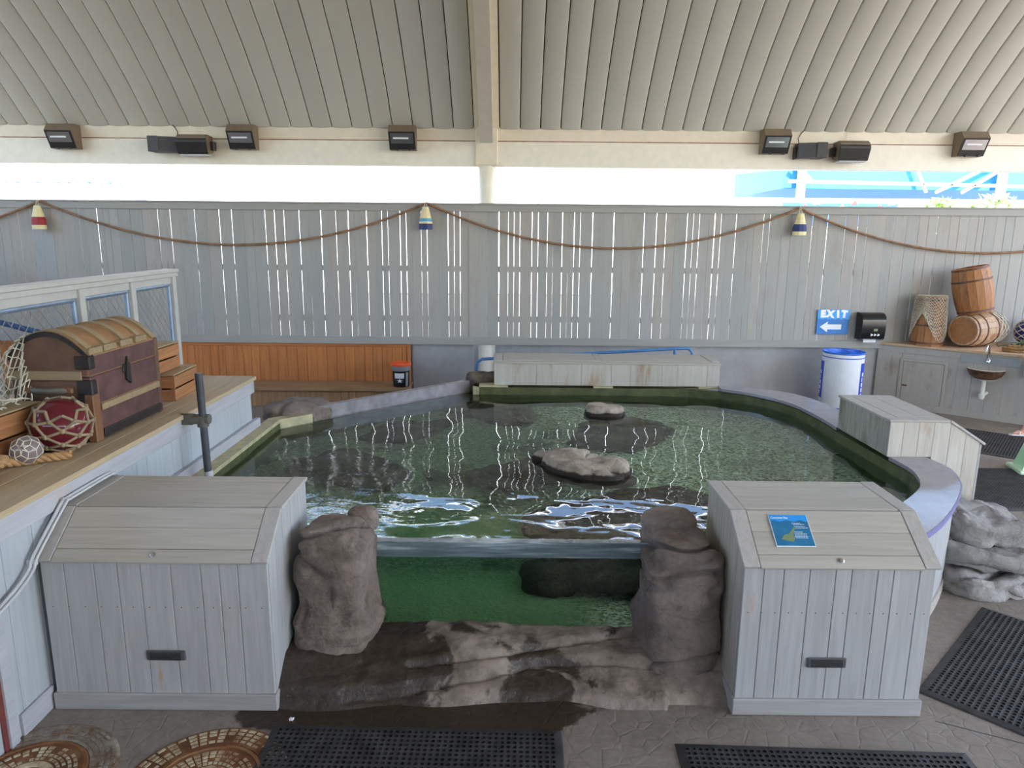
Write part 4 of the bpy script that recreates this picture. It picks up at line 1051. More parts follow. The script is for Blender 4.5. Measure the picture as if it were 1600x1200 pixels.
# blue float in net, green net heap, rope
def ball(name, c, R_, gm, nm, label, nu, nv, rw, knots=True, sq=.95, v0=.04, v1=.96, tilt=(0, 0)):
    t_ = thing(name, (c[0], c[1], c[2] - R_), label, 'float', 'glass fishing floats')
    Rm = Matrix.Translation(c) @ Matrix.Rotation(tilt[0], 4, 'X') @ Matrix.Rotation(tilt[1], 4, 'Y')
    prof = [(max(1e-4, R_ * sin(pi * i / 24)), -R_ * sq * cos(pi * i / 24)) for i in range(25)]
    mk('glass_ball', MB().lathe(prof, 40, Rm, capb=False, capt=False), M[gm], t_, smooth='all')
    def Sf(u, v):
        ph = pi * (v0 + (v1 - v0) * v); a = 2*pi*u; q = R_ + rw * .8; return Rm @ Vector((q * sin(ph) * cos(a), q * sin(ph) * sin(a), -q * sq * cos(ph)))
    nt = net('net_cover', Sf, nu, nv, rw, M[nm], None, closed=True, parent=t_, n=6)
    if knots:
        mb = MB()
        for j in range(1, 2 * nv):
            for i in range(2 * nu):
                if (i + j) % 2 == 0:
                    p = Sf(i / (2*nu), j / (2*nv)); k = rw * 1.9
                    mb.lathe([(1e-4, -k), (k * .8, -k * .5), (k * .8, k * .5), (1e-4, k)], 6, Matrix.Translation(p), capb=False, capt=False)
        mk('knots', mb, M[nm], nt, smooth='all', kind='stuff')
    return t_
ball('glass_float', (8.05, 10.98, 1.24), .215, 'blueglass', 'netpale', 'dark blue glass float in a pale net on the counter', 8, 6, .007)
r = random.Random(3); mb = MB()
for k in range(46):
    p = Vector((7.45 + r.random() * .85, 10.35 + r.random() * .35, 1.04)); q = [p + Vector((0, 0, r.random() * .12))]
    a = r.random() * 6.3
    for i in range(10):
        a += r.uniform(-.8, .8); nx = q[-1] + Vector((cos(a) * .05, sin(a) * .04, r.uniform(-.02, .02))); nx.z = min(max(nx.z, 1.03), 1.2)
        nx.x = min(max(nx.x, 7.4), 8.3); nx.y = min(max(nx.y, 10.3 - .3 * (nx.x - 7.4)), 10.75); q.append(nx)
    mb.tube(q, .008, 5)
mk('net_heap', mb, M['netgreen'], label='heap of green fishing net beside the blue float on the counter', cat='net', smooth='all')
path = []
for i in range(240):
    a = i * .105; R_ = .24 + .03 * sin(i * .05); path.append(Vector((7.62 + R_ * 1.3 * cos(a), 10.32 - .3 * R_ * cos(a) + R_ * .55 * sin(a), 1.035 + i * .0003)))
mk('rope_coil', strands(path, .010, .010, 60, 5), M['rope'], label='tan rope coil on the counter edge below the green net', cat='rope', smooth='all')
#NEXT
# ------------------------------------------------------------------ trunk on the deck
TX0, TX1, TY0, TY1, TZ = -3.26, -2.745, 4.53, 5.42, 1.25
TH, TD = .575, .16
t_ = thing('steamer_trunk', ((TX0+TX1)/2, (TY0+TY1)/2, TZ), 'old dome-topped brown and dark red steamer trunk on the deck', 'trunk')
BH = .44
mk('body', MB().cbox(TX0, TX1, TY0, TY1, TZ + .012, TZ + BH, .006), M['trunk_red'], t_, label='dark red painted trunk body')
mk('end_panel', MB().cbox(TX0 + .02, TX1 - .03, TY0 - .006, TY0 + .004, TZ + .04, TZ + BH - .03, .002), M['trunk_br'], t_)
def dome(e=0.):
    pts = [(TX1 + e, TZ + BH + .004), (TX1 + e, TZ + TH + e)]
    for i in range(1, 14):
        u = i / 14; x = TX1 + e + (TX0 - TX1 - 2*e) * u; pts.append((x, TZ + TH + e + TD * (1 - (2*u - 1)**2)))
    pts += [(TX0 - e, TZ + TH + e), (TX0 - e, TZ + BH + .004)]
    return pts
ld = mk('lid', MB().prism(dome(), TY0, TY1, 'y'), M['trunk_lid'], t_, label='domed tan lid')
dm = dome()
mk('lid_front', MB().cbox(TX1 - .002, TX1 + .004, TY0, TY1, TZ + BH + .01, TZ + TH - .005, .001), M['trunk_red'], ld)
mk('lid_end', MB().prism([(p[0] * .96 + (TX0+TX1)/2 * .04, p[1] - .012) for p in dm[1:-1]] + [(TX0 + .02, TZ + BH + .012), (TX1 - .02, TZ + BH + .012)], TY0 - .006, TY0 + .002, 'y'), M['trunk_br'], ld)
# bands over the dome
def domeband(y0, y1, mat, nm, par, th=.012):
    outer = dome(th)[1:-1]; inner = dome(-.002)[1:-1]
    poly = outer + inner[::-1]; vs = []; fs = []; k = len(outer)
    for y in (y0, y1):
        for p in outer: vs.append((p[0], y, p[1]))
        for p in inner: vs.append((p[0], y, p[1]))
    n2 = 2 * k
    for i in range(k - 1):
        fs += [(i, i+1, n2+i+1, n2+i), (i, k+i, k+i+1, i+1), (n2+i, n2+i+1, n2+k+i+1, n2+k+i)]
    return mk(nm, MB().add(vs, fs), mat, par)
for yc in (4.585, 4.80, 5.02, 5.22, 5.37): domeband(yc - .028, yc + .028, M['trunk_sl'], 'lid_slat', ld)
for ya in (4.54, 4.71, 4.92, 5.12): mk('edge_slat', MB().cbox(TX1 - .06, TX1 + .008, ya, ya + .155, TZ + TH + .004, TZ + TH + .05, .006), M['trunk_sl'], ld)
mk('rim_iron', MB().prism([(p[0], p[1] + .004) for p in dm[1:-1]] + [(p[0], p[1] - .03) for p in dm[1:-1]][::-1], TY0 - .01, TY0 + .002, 'y'), M['trunk_dk'], ld)
# body fittings
for z0, z1 in ((.015, .075), (.20, .245)):
    mk('front_batten', MB().cbox(TX1, TX1 + .014, TY0 + .08, TY1 - .03, TZ + z0, TZ + z1, .004), M['trunk_sl'] if z0 > .1 else M['trunk_dk'], t_)
mk('top_strip', MB().cbox(TX1, TX1 + .006, TY0 + .08, TY1 - .03, TZ + .247, TZ + .253, .001), M['brass'] if 'brass' in M else M['trunk_lid'], t_)
mk('corner_post', MB().cbox(TX1 - .05, TX1 + .008, TY0 - .01, TY0 + .07, TZ, TZ + BH - .02, .006), M['leather'], t_)
mk('corner_post', MB().cbox(TX1 - .05, TX1 + .008, TY1 - .05, TY1 + .004, TZ, TZ + BH + .14, .006), M['trunk_br'], t_)
for z, h in ((TZ + BH + .05, .09), (TZ + BH - .12, .1)):
    mk('corner_iron', MB().cbox(TX1 - .09, TX1 + .014, TY0 - .014, TY0 + .05, z, z + h, .008), M['trunk_dk'], t_)
mk('side_iron', MB().cbox(TX1 - .1, TX1 - .04, TY0 - .012, TY0 - .002, TZ + .07, TZ + BH - .12, .004), M['trunk_dk'], t_)
mk('end_batten', MB().cbox(TX0 + .01, TX1 - .05, TY0 - .014, TY0 - .004, TZ + BH - .02, TZ + BH + .04, .004), M['trunk_sl'], t_)
mk('end_batten', MB().cbox(TX0 + .01, TX1 - .05, TY0 - .014, TY0 - .004, TZ + .06, TZ + .11, .004), M['trunk_sl'], t_)
lk = mk('lock', MB().prism([(4.93, 1.60), (4.99, 1.56), (4.985, 1.66), (4.96, 1.76), (4.935, 1.66)], TX1 + .002, TX1 + .018, 'x'), M['trunk_dk'], t_)
mk('lock_plate', MB().cbox(TX1, TX1 + .01, 4.91, 5.01, 1.65, 1.71, .004), M['trunk_dk'], lk)
hd = mk('handle', MB().tube([(TX0 + .13, TY0 - .012, 1.60), (TX0 + .16, TY0 - .035, 1.605), (TX0 + .25, TY0 - .045, 1.605), (TX0 + .34, TY0 - .035, 1.605), (TX0 + .37, TY0 - .012, 1.60)], [.014, .02, .022, .02, .014], 8), M['clamp'], t_, smooth=True)
for xx in (TX0 + .12, TX0 + .36): mk('handle_cap', MB().cbox(xx - .035, xx + .045, TY0 - .03, TY0 - .004, 1.58, 1.625, .01), M['leather'], hd)
# net over the rear corner of the trunk
def S_tr(u, v):
    y = TY0 - .03 + .7 * u
    if v < .35:
        q = v / .35; uu = .72 + .28 * q; x = TX1 + (TX0 - TX1) * uu; return (x, y, TZ + TH + .02 + TD * (1 - (2*uu-1)**2))
    q = (v - .35) / .65; return (TX0 - .02 + .02 * sin(u * 9 + v * 8) - .05 * q, y - .1 * q, TZ + TH + .02 - (TH - .03) * q)
net('fishing_net', S_tr, 12, 12, .0045, M['netpale'], 'pale fishing net hanging over the back corner of the trunk', wob=.012, seed=4)
def S_tr2(u, v):
    x = TX0 + .0 + .13 * u; q = v; return (x, TY0 - .025 - .02 * sin(u * 6 + v * 5), TZ + TH + .1 * u + .03 - (.12 + .42 * (1 - u * .5)) * q)
net('fishing_net', S_tr2, 3, 7, .0045, M['netpale'], 'strip of pale net hanging down the end face of the trunk', wob=.02, seed=9)

# ------------------------------------------------------------------ crates
def crate(x0, x1, y0, y1, z0, z1, label, rot=0., nsl=2, topm='cratetop'):
    c = ((x0+x1)/2, (y0+y1)/2, z0); t_ = thing('wooden_crate', c, label, 'crate', 'slatted wooden crates')
    R_ = Matrix.Translation(c) @ Matrix.Rotation(rot, 4, 'Z') @ Matrix.Translation((-c[0], -c[1], -c[2]))
    H = z1 - z0; h = (H - .012 * (nsl + 1)) / nsl
    for xx in (x0, x1 - .012):
        for k in range(nsl):
            z = z0 + .004 + k * (h + .014); mk('slat', MB().cbox(xx, xx + .012, y0 + .002, y1 - .002, z, z + h, .002, R_), M['crate'], t_)
    for yy in (y0, y1 - .018):
        for k in range(nsl):
            z = z0 + .004 + k * (h + .014); mk('end_slat', MB().cbox(x0 + .013, x1 - .013, yy, yy + .018, z, z + h, .002, R_), M['cratex'], t_)
    for xx in (x0 + .014, x1 - .044):
        for yy in (y0 + .02, y1 - .05): mk('corner_post', MB().cbox(xx, xx + .03, yy, yy + .03, z0 + .004, z1 - .014, .002, R_), M['crate'], t_)
    n = 3; w = (x1 - x0) / n
    for k in range(n): mk('top_board', MB().cbox(x0 + k * w + .002, x0 + (k+1) * w - .002, y0 - .004, y1 + .004, z1 - .012, z1, .002, R_), M[topm], t_)
    mk('bottom_board', MB().box(x0 + .014, x1 - .014, y0 + .02, y1 - .02, z0, z0 + .01, R_), M['crate'], t_)
    return t_
crate(-3.42, -3.03, 3.93, 4.44, 1.25, 1.55, 'orange slatted crate next to the glass floats at the trunk end', rot=-.04, nsl=2)
crate(-3.22, -2.80, 5.72, 6.22, 1.25, 1.475, 'brown slatted crate standing on the deck behind the trunk', rot=.06, nsl=2)
crate(-3.26, -2.90, 5.56, 6.12, 1.477, 1.70, 'pale slatted crate on top of the brown crate behind the trunk', rot=.02, nsl=2)
# net heap on the near crate
r = random.Random(12); mb = MB()
for k in range(36):
    p = Vector((-3.40 + r.random() * .26, 4.05 + r.random() * .36, 1.56)); q = [p]; a = r.random() * 6.3
    for i in range(9):
        a += r.uniform(-.9, .9); nx = q[-1] + Vector((cos(a) * .04, sin(a) * .04, r.uniform(-.015, .02))); nx.z = min(max(nx.z, 1.555), 1.62)
        nx.x = min(max(nx.x, -3.40), -3.08); nx.y = min(max(nx.y, 3.98), 4.44); q.append(nx)
    mb.tube(q, .0045, 4)
mk('net_heap', mb, M['netpale'], label='loose heap of pale net on the orange crate', cat='net', smooth='all')
ball('glass_float', (-2.845, 4.335, 1.424), .172, 'redglass', 'netrope', 'large red glass float in knotted brown net before the trunk', 6, 4, .0095, tilt=(.35, .3), v0=.10, v1=.82)
ball('glass_float', (-2.895, 4.065, 1.335), .086, 'clearglass', 'netpale', 'small purplish glass float in thin pale net by the crate', 6, 4, .003, knots=False, tilt=(1.1, .3))
# thick rope on the deck
pts = [(-2.70, 4.17, 1.278), (-2.80, 4.11, 1.278), (-2.90, 4.02, 1.28), (-2.96, 3.93, 1.30), (-2.97, 3.86, 1.31), (-2.92, 3.78, 1.29), (-2.86, 3.72, 1.28), (-2.83, 3.66, 1.278), (-2.87, 3.58, 1.278), (-2.97, 3.55, 1.278),
       (-3.06, 3.62, 1.278), (-3.08, 3.74, 1.278), (-3.02, 3.84, 1.28), (-2.93, 3.9, 1.33), (-2.88, 3.84, 1.335), (-2.87, 3.74, 1.33), (-2.90, 3.62, 1.33), (-2.98, 3.5, 1.3), (-3.1, 3.42, 1.28), (-3.2, 3.4, 1.278)]
path = smooth_line(pts, 12)
mk('thick_rope', strands(path, .015, .0145, 17, 7), M['rope'], label='thick twisted manila rope looped on the deck by the small float', cat='rope', smooth='all')

# ------------------------------------------------------------------ ramp railing with chain link behind the trunk
ra = Vector((-3.40, 3.9, 0)); rb = Vector((-3.655, 7.66, 0)); rd = (rb - ra).normalized(); rn = Vector((rd.y, -rd.x, 0)); RL = (rb - ra).length
RF = frame(ra, rd, -rn, (0, 0, 1)); RZ = 2.25
t_ = thing('ramp_railing', ra, 'white ramp railing with chain link panels behind the trunk', 'railing')
mk('cap_rail', MB().cbox(-.6, RL + .04, -.07, .07, RZ - .035, RZ, .004, RF), M['whitep'], t_)
mk('cap_edge', MB().cbox(-.6, RL + .04, -.055, .055, RZ - .08, RZ - .036, .004, RF), M['whitep'], t_)
mk('under_rail', MB().cbox(-.6, RL, -.02, .03, RZ - .15, RZ - .08, .003, RF), M['whitep'], t_)
posts = [0.05, 1.83, 2.74, 3.70]
for s_ in posts: mk('post', MB().cbox(s_, s_ + .085, -.042, .042, 1.252 if s_ < 2.9 else 0, RZ - .08, .004, RF), M['whitep'], t_)
wire_r = .0028
def linkpanel(sa, sb, par_):
    zt, zb = RZ - .165, 1.22
    for a, b in (((sa, zt), (sb, zt)), ((sb, zt), (sb, zb)), ((sa, zb), (sb, zb)), ((sa, zt), (sa, zb))):
        mk('panel_frame', MB().tube([RF @ Vector((a[0], .0, a[1])), RF @ Vector((b[0], .0, b[1]))], .021, 10), M['galv'], par_, smooth=True)
    mb = MB(); st = .105
    s0 = sa - (zt - zb)
    while s0 < sb:
        for sg in (1, -1):
            pts = []
            for z in (zb, zt):
                pass
            # clip the line s = s0 + (z - zb) (or mirrored) to the panel
            a0 = max(s0, sa); a1 = min(s0 + zt - zb, sb)
            if a1 > a0 + .01:
                if sg > 0: P0, P1 = (a0, zb + a0 - s0), (a1, zb + a1 - s0)
                else: P0, P1 = (a0, zt - (a0 - s0)), (a1, zt - (a1 - s0))
                mb.tube([RF @ Vector((P0[0], sg * .003, P0[1])), RF @ Vector((P1[0], sg * .003, P1[1]))], wire_r, 4)
        s0 += st
    mk('chain_link', mb, M['wire'], par_)
for a, b in zip(posts[:-1], posts[1:]): linkpanel(a + .11, b - .03, t_)
# far end railing post and blue handrail
t_ = thing('railing_post', (-7.72, 10.6, 0), 'white capped railing post standing by the fence beyond the ramp', 'post')
mk('shaft', MB().cbox(-8.0, -7.78, 10.55, 10.65, 0, 2.02, .004), M['whitep'], t_)
mk('cap', MB().cbox(-8.2, -7.70, 10.48, 10.72, 2.02, 2.1, .01), M['whitep'], t_)
t_ = thing('ramp_handrail', (-4.7, 6.6, 0), 'dark blue sloping pipe handrail behind the chain link', 'handrail')
mk('pipe', MB().tube([(-5.6, 6.6, 2.0), (-4.35, 6.85, 1.6), (-4.2, 6.88, 1.555), (-4.15, 6.88, 1.5), (-4.15, 6.88, 0)], .028, 12), M['navyrail'], t_, smooth=True)
mk('post', MB().tube([(-5.55, 6.61, 1.98), (-5.55, 6.61, 0)], .025, 10), M['navyrail'], t_, smooth=True)

# dark pipe with clamp at the deck side
t_ = thing('stand_pipe', (-2.40, 5.3, .1), 'dark upright pipe clamped to the deck side and dipping into the water', 'pipe')
mk('pipe', MB().tube([(-2.385, 5.30, 1.575), (-2.38, 5.31, .9), (-2.375, 5.32, .30)], .028, 14), M['iron'], t_, smooth=True)
mk('clamp', MB().tube([(-2.47, 5.31, 1.21), (-2.33, 5.305, 1.215)], .04, 12), M['clamp'], t_, smooth=True)
mk('clamp_ring', MB().lathe([(.03, -.035), (.042, -.035), (.042, .035), (.03, .035)], 16, Matrix.Translation((-2.383, 5.305, 1.19))), M['clamp'], t_, smooth=True)
mk('mount', MB().cbox(-2.56, -2.45, 5.28, 5.34, 1.17, 1.25, .006), M['clamp'], t_)
mk('collar', MB().lathe([(.029, -.03), (.034, -.02), (.034, .03), (.029, .035)], 14, Matrix.Translation((-2.377, 5.316, .76))), M['conduit'], t_, smooth=True)

# blue handrail behind the back box
t_ = thing('blue_handrail', (1.2, 10.45, 0), 'light blue pipe handrail behind the long back box', 'handrail')
mk('pipe', MB().tube([(-.53, 10.45, 0), (-.53, 10.45, .70), (-.52, 10.45, .78), (-.45, 10.45, .83), (.2, 10.45, .87), (2.55, 10.45, 1.02), (2.63, 10.45, 1.015), (2.68, 10.45, .95), (2.69, 10.45, 0)], .023, 12), M['bluerail'], t_, smooth=True)
mk('post', MB().tube([(2.42, 10.45, 1.0), (2.42, 10.45, 0)], .022, 10), M['bluerail'], t_, smooth=True)
# low slab the hand rail stands beside is the floor

# bucket on the bench
bx, by, bz = -1.75, 10.98, .3; Tb = Matrix.Translation((bx, by, bz))
t_ = thing('plastic_bucket', (bx, by, bz), 'black bucket with grey collar and orange lid on the bench end', 'bucket')
mk('pail', MB().lathe([(.12, 0), (.125, .005), (.135, .26)], 30, Tb), M['blackg'], t_, smooth=True)
mk('collar', MB().lathe([(.14, .255), (.146, .265), (.15, .335), (.145, .34)], 30, Tb), M['steel'], t_, smooth=True)
mk('lid', MB().lathe([(.16, .335), (.165, .345), (.16, .37), (.13, .378), (.12, .37), (.0, .37)], 30, Tb, capt=False), M['orange'], t_, smooth=True)
lb = mk('label', MB().lathe([(.1235, .012), (.1345, .225)], 10, Tb, radians(232), radians(300), False, False), M['white'], t_)
mk('label_picture', MB().lathe([(.128, .07), (.1325, .14)], 10, Tb, radians(234), radians(298), False, False), M['black'], lb)
star = []
for i in range(10):
    a = pi/2 + i * pi / 5; q = .048 if i % 2 == 0 else .018; star.append((bx + q * 1.0 * cos(a), bz + .105 + q * .8 * sin(a)))
mk('label_shape', MB().prism(star, by - .139, by - .136, 'y'), M['print'], lb)
mk('side_sticker', MB().lathe([(.126, .01), (.136, .235)], 6, Tb, radians(312), radians(335), False, False), M['steel'], t_)

# plaque on the right box lid
HFp, HTp, BRp = .895, 1.085, .28
slp = atan2(HTp - HFp, BRp)
PF = Matrix.Translation((1.255, 3.53, HFp)) @ Matrix.Rotation(slp, 4, 'X') @ Matrix.Translation((.19, .10, .0225))
t_ = thing('ray_plaque', PF @ Vector((.1, .1, 0)), 'blue information plaque with a ray picture on the slope-topped box', 'plaque')
PW, PH = .215, .205
mk('board', MB().cbox(0, PW, 0, PH, 0, .006, .001, PF), M['white'], t_)
mk('water_picture', MB().box(.004, PW - .004, .005, PH - .002, .006, .0066, PF), M['signteal'], t_)
wv_ = [(.003, PH - .002)] + [(.003 + (PW - .006) * i / 20, PH * .80 + .005 * sin(i * .9)) for i in range(21)] + [(PW - .003, PH - .002)]
mk('sky_band', MB().prism(wv_, .0066, .0072, 'z', PF), M['signsky'], t_)
mk('title', text_mb('Cownose Ray', .017, .0002, .0004, PF @ Matrix.Translation((.058, PH * .895, .0075))), M['print'], t_)
ry = [(.035, .045), (.06, .075), (.085, .08), (.125, .125), (.13, .118), (.108, .075), (.112, .05), (.10, .03), (.07, .035), (.05, .043)]
mk('ray_picture', MB().prism(ry, .0066, .0074, 'z', PF), M['ray'], t_)
rr = random.Random(1)
tx = mk('text_block', MB().box(.118, .165, PH * .44, PH * .455, .0066, .0072, PF), M['print'], t_)
for y_, x_, n_w in ((.147, .118, 4), (.139, .124, 5), (.127, .128, 5), (.117, .132, 5), (.08, .117, 6), (.071, .117, 6), (.062, .117, 6), (.053, .117, 5)):
    x = x_
    for k in range(n_w):
        w = rr.uniform(.006, .014); mk('text_line', MB().box(x, min(x + w, PW - .006), y_, y_ + .0026, .0066, .0071, PF), M['print'], tx); x += w + .003
        if x > PW - .01: break

# ------------------------------------------------------------------ rubber mats with drain holes
def mat_mesh(W, H, pitch, th=.016):
    mb = MB(); bd = .035
    nx = int((W - 2*bd) / pitch); ny = int((H - 2*bd) / pitch); ox = (W - nx * pitch) / 2; oy = (H - ny * pitch) / 2
    zt = th; hr = pitch * .33; K = 6
    vs = []; fs = []
    for j in range(ny):
        for i in range(nx):
            cx = ox + (i + .5) * pitch; cy = oy + (j + .5) * pitch; b = len(vs)
            sq = []
            for k in range(8):
                a = pi/4 * k + pi/8 * 0
                m = max(abs(cos(a)), abs(sin(a))); sq.append((cx + pitch/2 * cos(a) / m, cy + pitch/2 * sin(a) / m))
            for p in sq: vs.append((p[0], p[1], zt))
            for k in range(8): a = pi/4 * k; vs.append((cx + hr * cos(a), cy + hr * sin(a), zt + .002))
            for k in range(8): a = pi/4 * k; vs.append((cx + hr * .9 * cos(a), cy + hr * .9 * sin(a), .002))
            for k in range(8):
                k2 = (k + 1) % 8; fs.append((b + k, b + k2, b + 8 + k2, b + 8 + k)); fs.append((b + 8 + k, b + 8 + k2, b + 16 + k2, b + 16 + k))
    mb.add(vs, fs)
    # sloped border
    a = [(0, 0), (W, 0), (W, H), (0, H)]; bb = [(ox, oy), (W - ox, oy), (W - ox, H - oy), (ox, H - oy)]
    vs = [(p[0], p[1], 0.001) for p in a] + [(p[0] + (.008 if p[0] == 0 else -.008), p[1] + (.008 if p[1] == 0 else -.008), .01) for p in a] + [(p[0], p[1], zt) for p in bb]
    fs = []
    for k in range(4):
        k2 = (k + 1) % 4; fs += [(k, k2, 4 + k2, 4 + k), (4 + k, 4 + k2, 8 + k2, 8 + k)]
    return mb.add(vs, fs)
def mat_(o, ang, W, H, label, pitch=.033):
    mb0 = mat_mesh(W, H, pitch); Mx = Matrix.Translation((o[0], o[1], 0)) @ Matrix.Rotation(ang, 4, 'Z'); mb = MB(); mb.add(mb0.v, mb0.f, Mx)
    mk('rubber_mat', mb, M['rubber'], label=label, cat='mat', group='perforated rubber mats')
    fl = MB().box(.04, W - .04, .04, H - .04, .0004, .001, Mx)
mat_((-1.29, 2.50), radians(-1), 1.56, .90, 'black perforated rubber mat on the damp floor before the window ledge')
mat_((.84, 2.38), radians(-2), 1.5, .90, 'black perforated rubber mat on the floor before the plaque box')
mat_((2.40, 3.74), radians(-46), 1.5, 1.43, 'black perforated rubber mat on the floor between the plaque box and the grey rock')
mat_((4.50, 6.62), radians(0), 1.4, 1.35, 'black perforated rubber mat on the floor beside the stained box')
mat_((4.45, 5.40), radians(0), 1.4, .98, 'black perforated rubber mat on the floor behind the grey side rock')
mat_((4.95, 9.35), radians(-40), 2.6, 1.3, 'black perforated rubber mat on the floor below the shell basin')

# ------------------------------------------------------------------ rusty manhole covers
def cover(c, label, grey, seed):
    t_ = thing('manhole_cover', (c[0], c[1], 0), label, 'manhole cover', 'rusty manhole covers')
    T = Matrix.Translation((c[0], c[1], 0)); r = random.Random(seed)
    mk('outer_ring', MB().lathe([(.275, .0), (.275, .006), (.395, .006), (.41, .0005)], 64, T, capb=False, capt=False), M['rust'] if not grey else M['padgrey'], t_)
    mk('lid_plate', MB().lathe([(.27, 0), (.27, .008), (.262, .013), (.25, .013), (.245, .008), (1e-4, .008)], 64, T, capb=False, capt=False), M['rust'], t_)
    mk('inner_rim', MB().lathe([(.262, .010), (.262, .016), (.248, .016), (.248, .008)], 64, T, capb=False, capt=False), M['rust'], t_)
    def pads(rs, cnt, z, m_, w=.022, skip=.1):
        mb = MB()
        for ra_, rb_ in rs:
            for k in range(cnt):
                if r.random() < skip: continue
                a0 = 2*pi*(k + .12)/cnt; a1 = 2*pi*(k + .88)/cnt
                mb.lathe([(ra_, z - .001), (ra_ + .001, z + .003), (rb_ - .001, z + .003), (rb_, z - .001)], 3, T, a0, a1)
        return mb
    mk('outer_pads', pads([(.293, .310), (.320, .337), (.347, .364), (.374, .390)], 46, .0068, None, skip=.2), M['padgrey'] if grey else M['pad'], t_, kind='stuff')
    mk('lid_pads', pads([(.13, .146), (.155, .171), (.180, .196), (.205, .222)], 34, .009, None, skip=.16), M['pad'], t_, kind='stuff')
    mk('centre_ring', MB().lathe([(.08, .008), (.085, .014), (.115, .014), (.12, .008)], 40, T, capb=False, capt=False), M['pad'], t_, smooth=True)
    mk('keyhole_boss', MB().lathe([(.03, .008), (.028, .013), (1e-4, .014)], 20, T, capb=False, capt=False), M['rust'], t_)
cover((-2.35, 2.985), 'rust-stained grey manhole cover in the floor at the deck foot', True, 2)
cover((-1.47, 2.965), 'brown rusty manhole cover with pale tread pads before the deck-side box', False, 5)
# scrap of paper on the wet floor
pp = onp = (-1.195, 3.445)
vs = [(pp[0] + .014 * cos(a) * (1 + .3 * sin(3*a)), pp[1] + .02 * sin(a) * (1 + .2 * cos(2*a)), .001 + .006 * (i % 2)) for i, a in enumerate([2*pi*k/9 for k in range(9)])]
mk('paper_scrap', MB().add(vs + [(pp[0], pp[1], .008)], [(i, (i+1) % 9, 9) for i in range(9)]), M['print'], label='tiny crumpled white paper scrap on the wet floor', cat='litter')

# ------------------------------------------------------------------ pale green floor sign at the right
so = Vector((5.86, 7.90, 0)); sx_ = Vector((.97, -.24, 0)).normalized(); sy_ = Vector((-sx_.y, sx_.x, 0)); SF = frame(so, sx_, sy_, (0, 0, 1))
t_ = thing('floor_sign', so, 'pale green floor sign with dark lettering standing by the rubber mats', 'sign')
mk('base', MB().cbox(-.03, .68, -.2, .2, 0, .05, .015, SF), M['signgreen'], t_)
Sl = SF @ Matrix.Translation((.02, -.12, .05)) @ Matrix.Rotation(radians(-8), 4, 'X')
panel = [(0, 0), (.62, 0), (.44, .8), (.20, .8)]
mk('panel', MB().prism(panel, -.012, .012, 'y', Sl), M['signgreen'], t_)
mk('panel', MB().prism(panel, -.012, .012, 'y', SF @ Matrix.Translation((.02, .12, .05)) @ Matrix.Rotation(radians(8), 4, 'X')), M['signgreen'], t_)
for s_, x, z in (('P', .125, .33), ('I', .145, .255), ('MO', .135, .18)):
    mk('letter', text_mb(s_, .075, .001, .003, Sl @ frame((x, -.0135, z), (1, 0, 0), (0, 0, 1), (0, -1, 0)), 'LEFT' if s_ != 'MO' else 'CENTER'), M['printdk'], t_)

# ------------------------------------------------------------------ visitor at the right edge (mostly out of view)
def skin_body(name, verts, edges, radii, mat, parent, root=0, lv=2):
    me = bpy.data.meshes.new(name); me.from_pydata([tuple(v) for v in verts], edges, []); me.update()
    o = bpy.data.objects.new(name, me); COL.objects.link(o); o.parent = parent; ORG[o.name] = ORG[parent.name]
    bm_ = o.modifiers.new('skin', 'SKIN'); o.modifiers.new('sub', 'SUBSURF').levels = lv; o.modifiers['sub'].render_levels = lv
    if not me.skin_vertices: me.attributes
    sv = me.skin_vertices[0].data if me.skin_vertices else None
    return o, sv
pv = Vector((7.45, 9.5, 0))
person = thing('person', pv, 'visitor in sandals, shorts and a light shirt walking past the shell basin', 'person')
def body_mesh(name, chain, mat):
    """skin surface from joints [(x,y,z,r)] and edges, evaluated to a plain mesh"""
    pts, edges, root = chain
    bm2 = bmesh.new(); ly = bm2.verts.layers.skin.verify(); vv = []
    for i, (x, y, z, rx, ry) in enumerate(pts):
        v = bm2.verts.new((x, y, z)); v[ly].radius = (rx, ry); v[ly].use_root = (i == root); vv.append(v)
    for a, b in edges: bm2.edges.new((vv[a], vv[b]))
    me = bpy.data.meshes.new(name); bm2.to_mesh(me); bm2.free()
    o = bpy.data.objects.new(name, me); COL.objects.link(o)
    o.modifiers.new('skin', 'SKIN'); s_ = o.modifiers.new('sub', 'SUBSURF'); s_.levels = 2
    bpy.context.view_layer.update()
    me2 = bpy.data.meshes.new_from_object(o.evaluated_get(bpy.context.evaluated_depsgraph_get()))
    bpy.data.objects.remove(o); me2.name = name; me2.materials.clear(); me2.materials.append(mat)
    me2.polygons.foreach_set('use_smooth', [True] * len(me2.polygons))
    ob = bpy.data.objects.new(name, me2); COL.objects.link(ob); ob.parent = person; ob.location.z = .018; ORG[ob.name] = ORG[person.name]; return ob
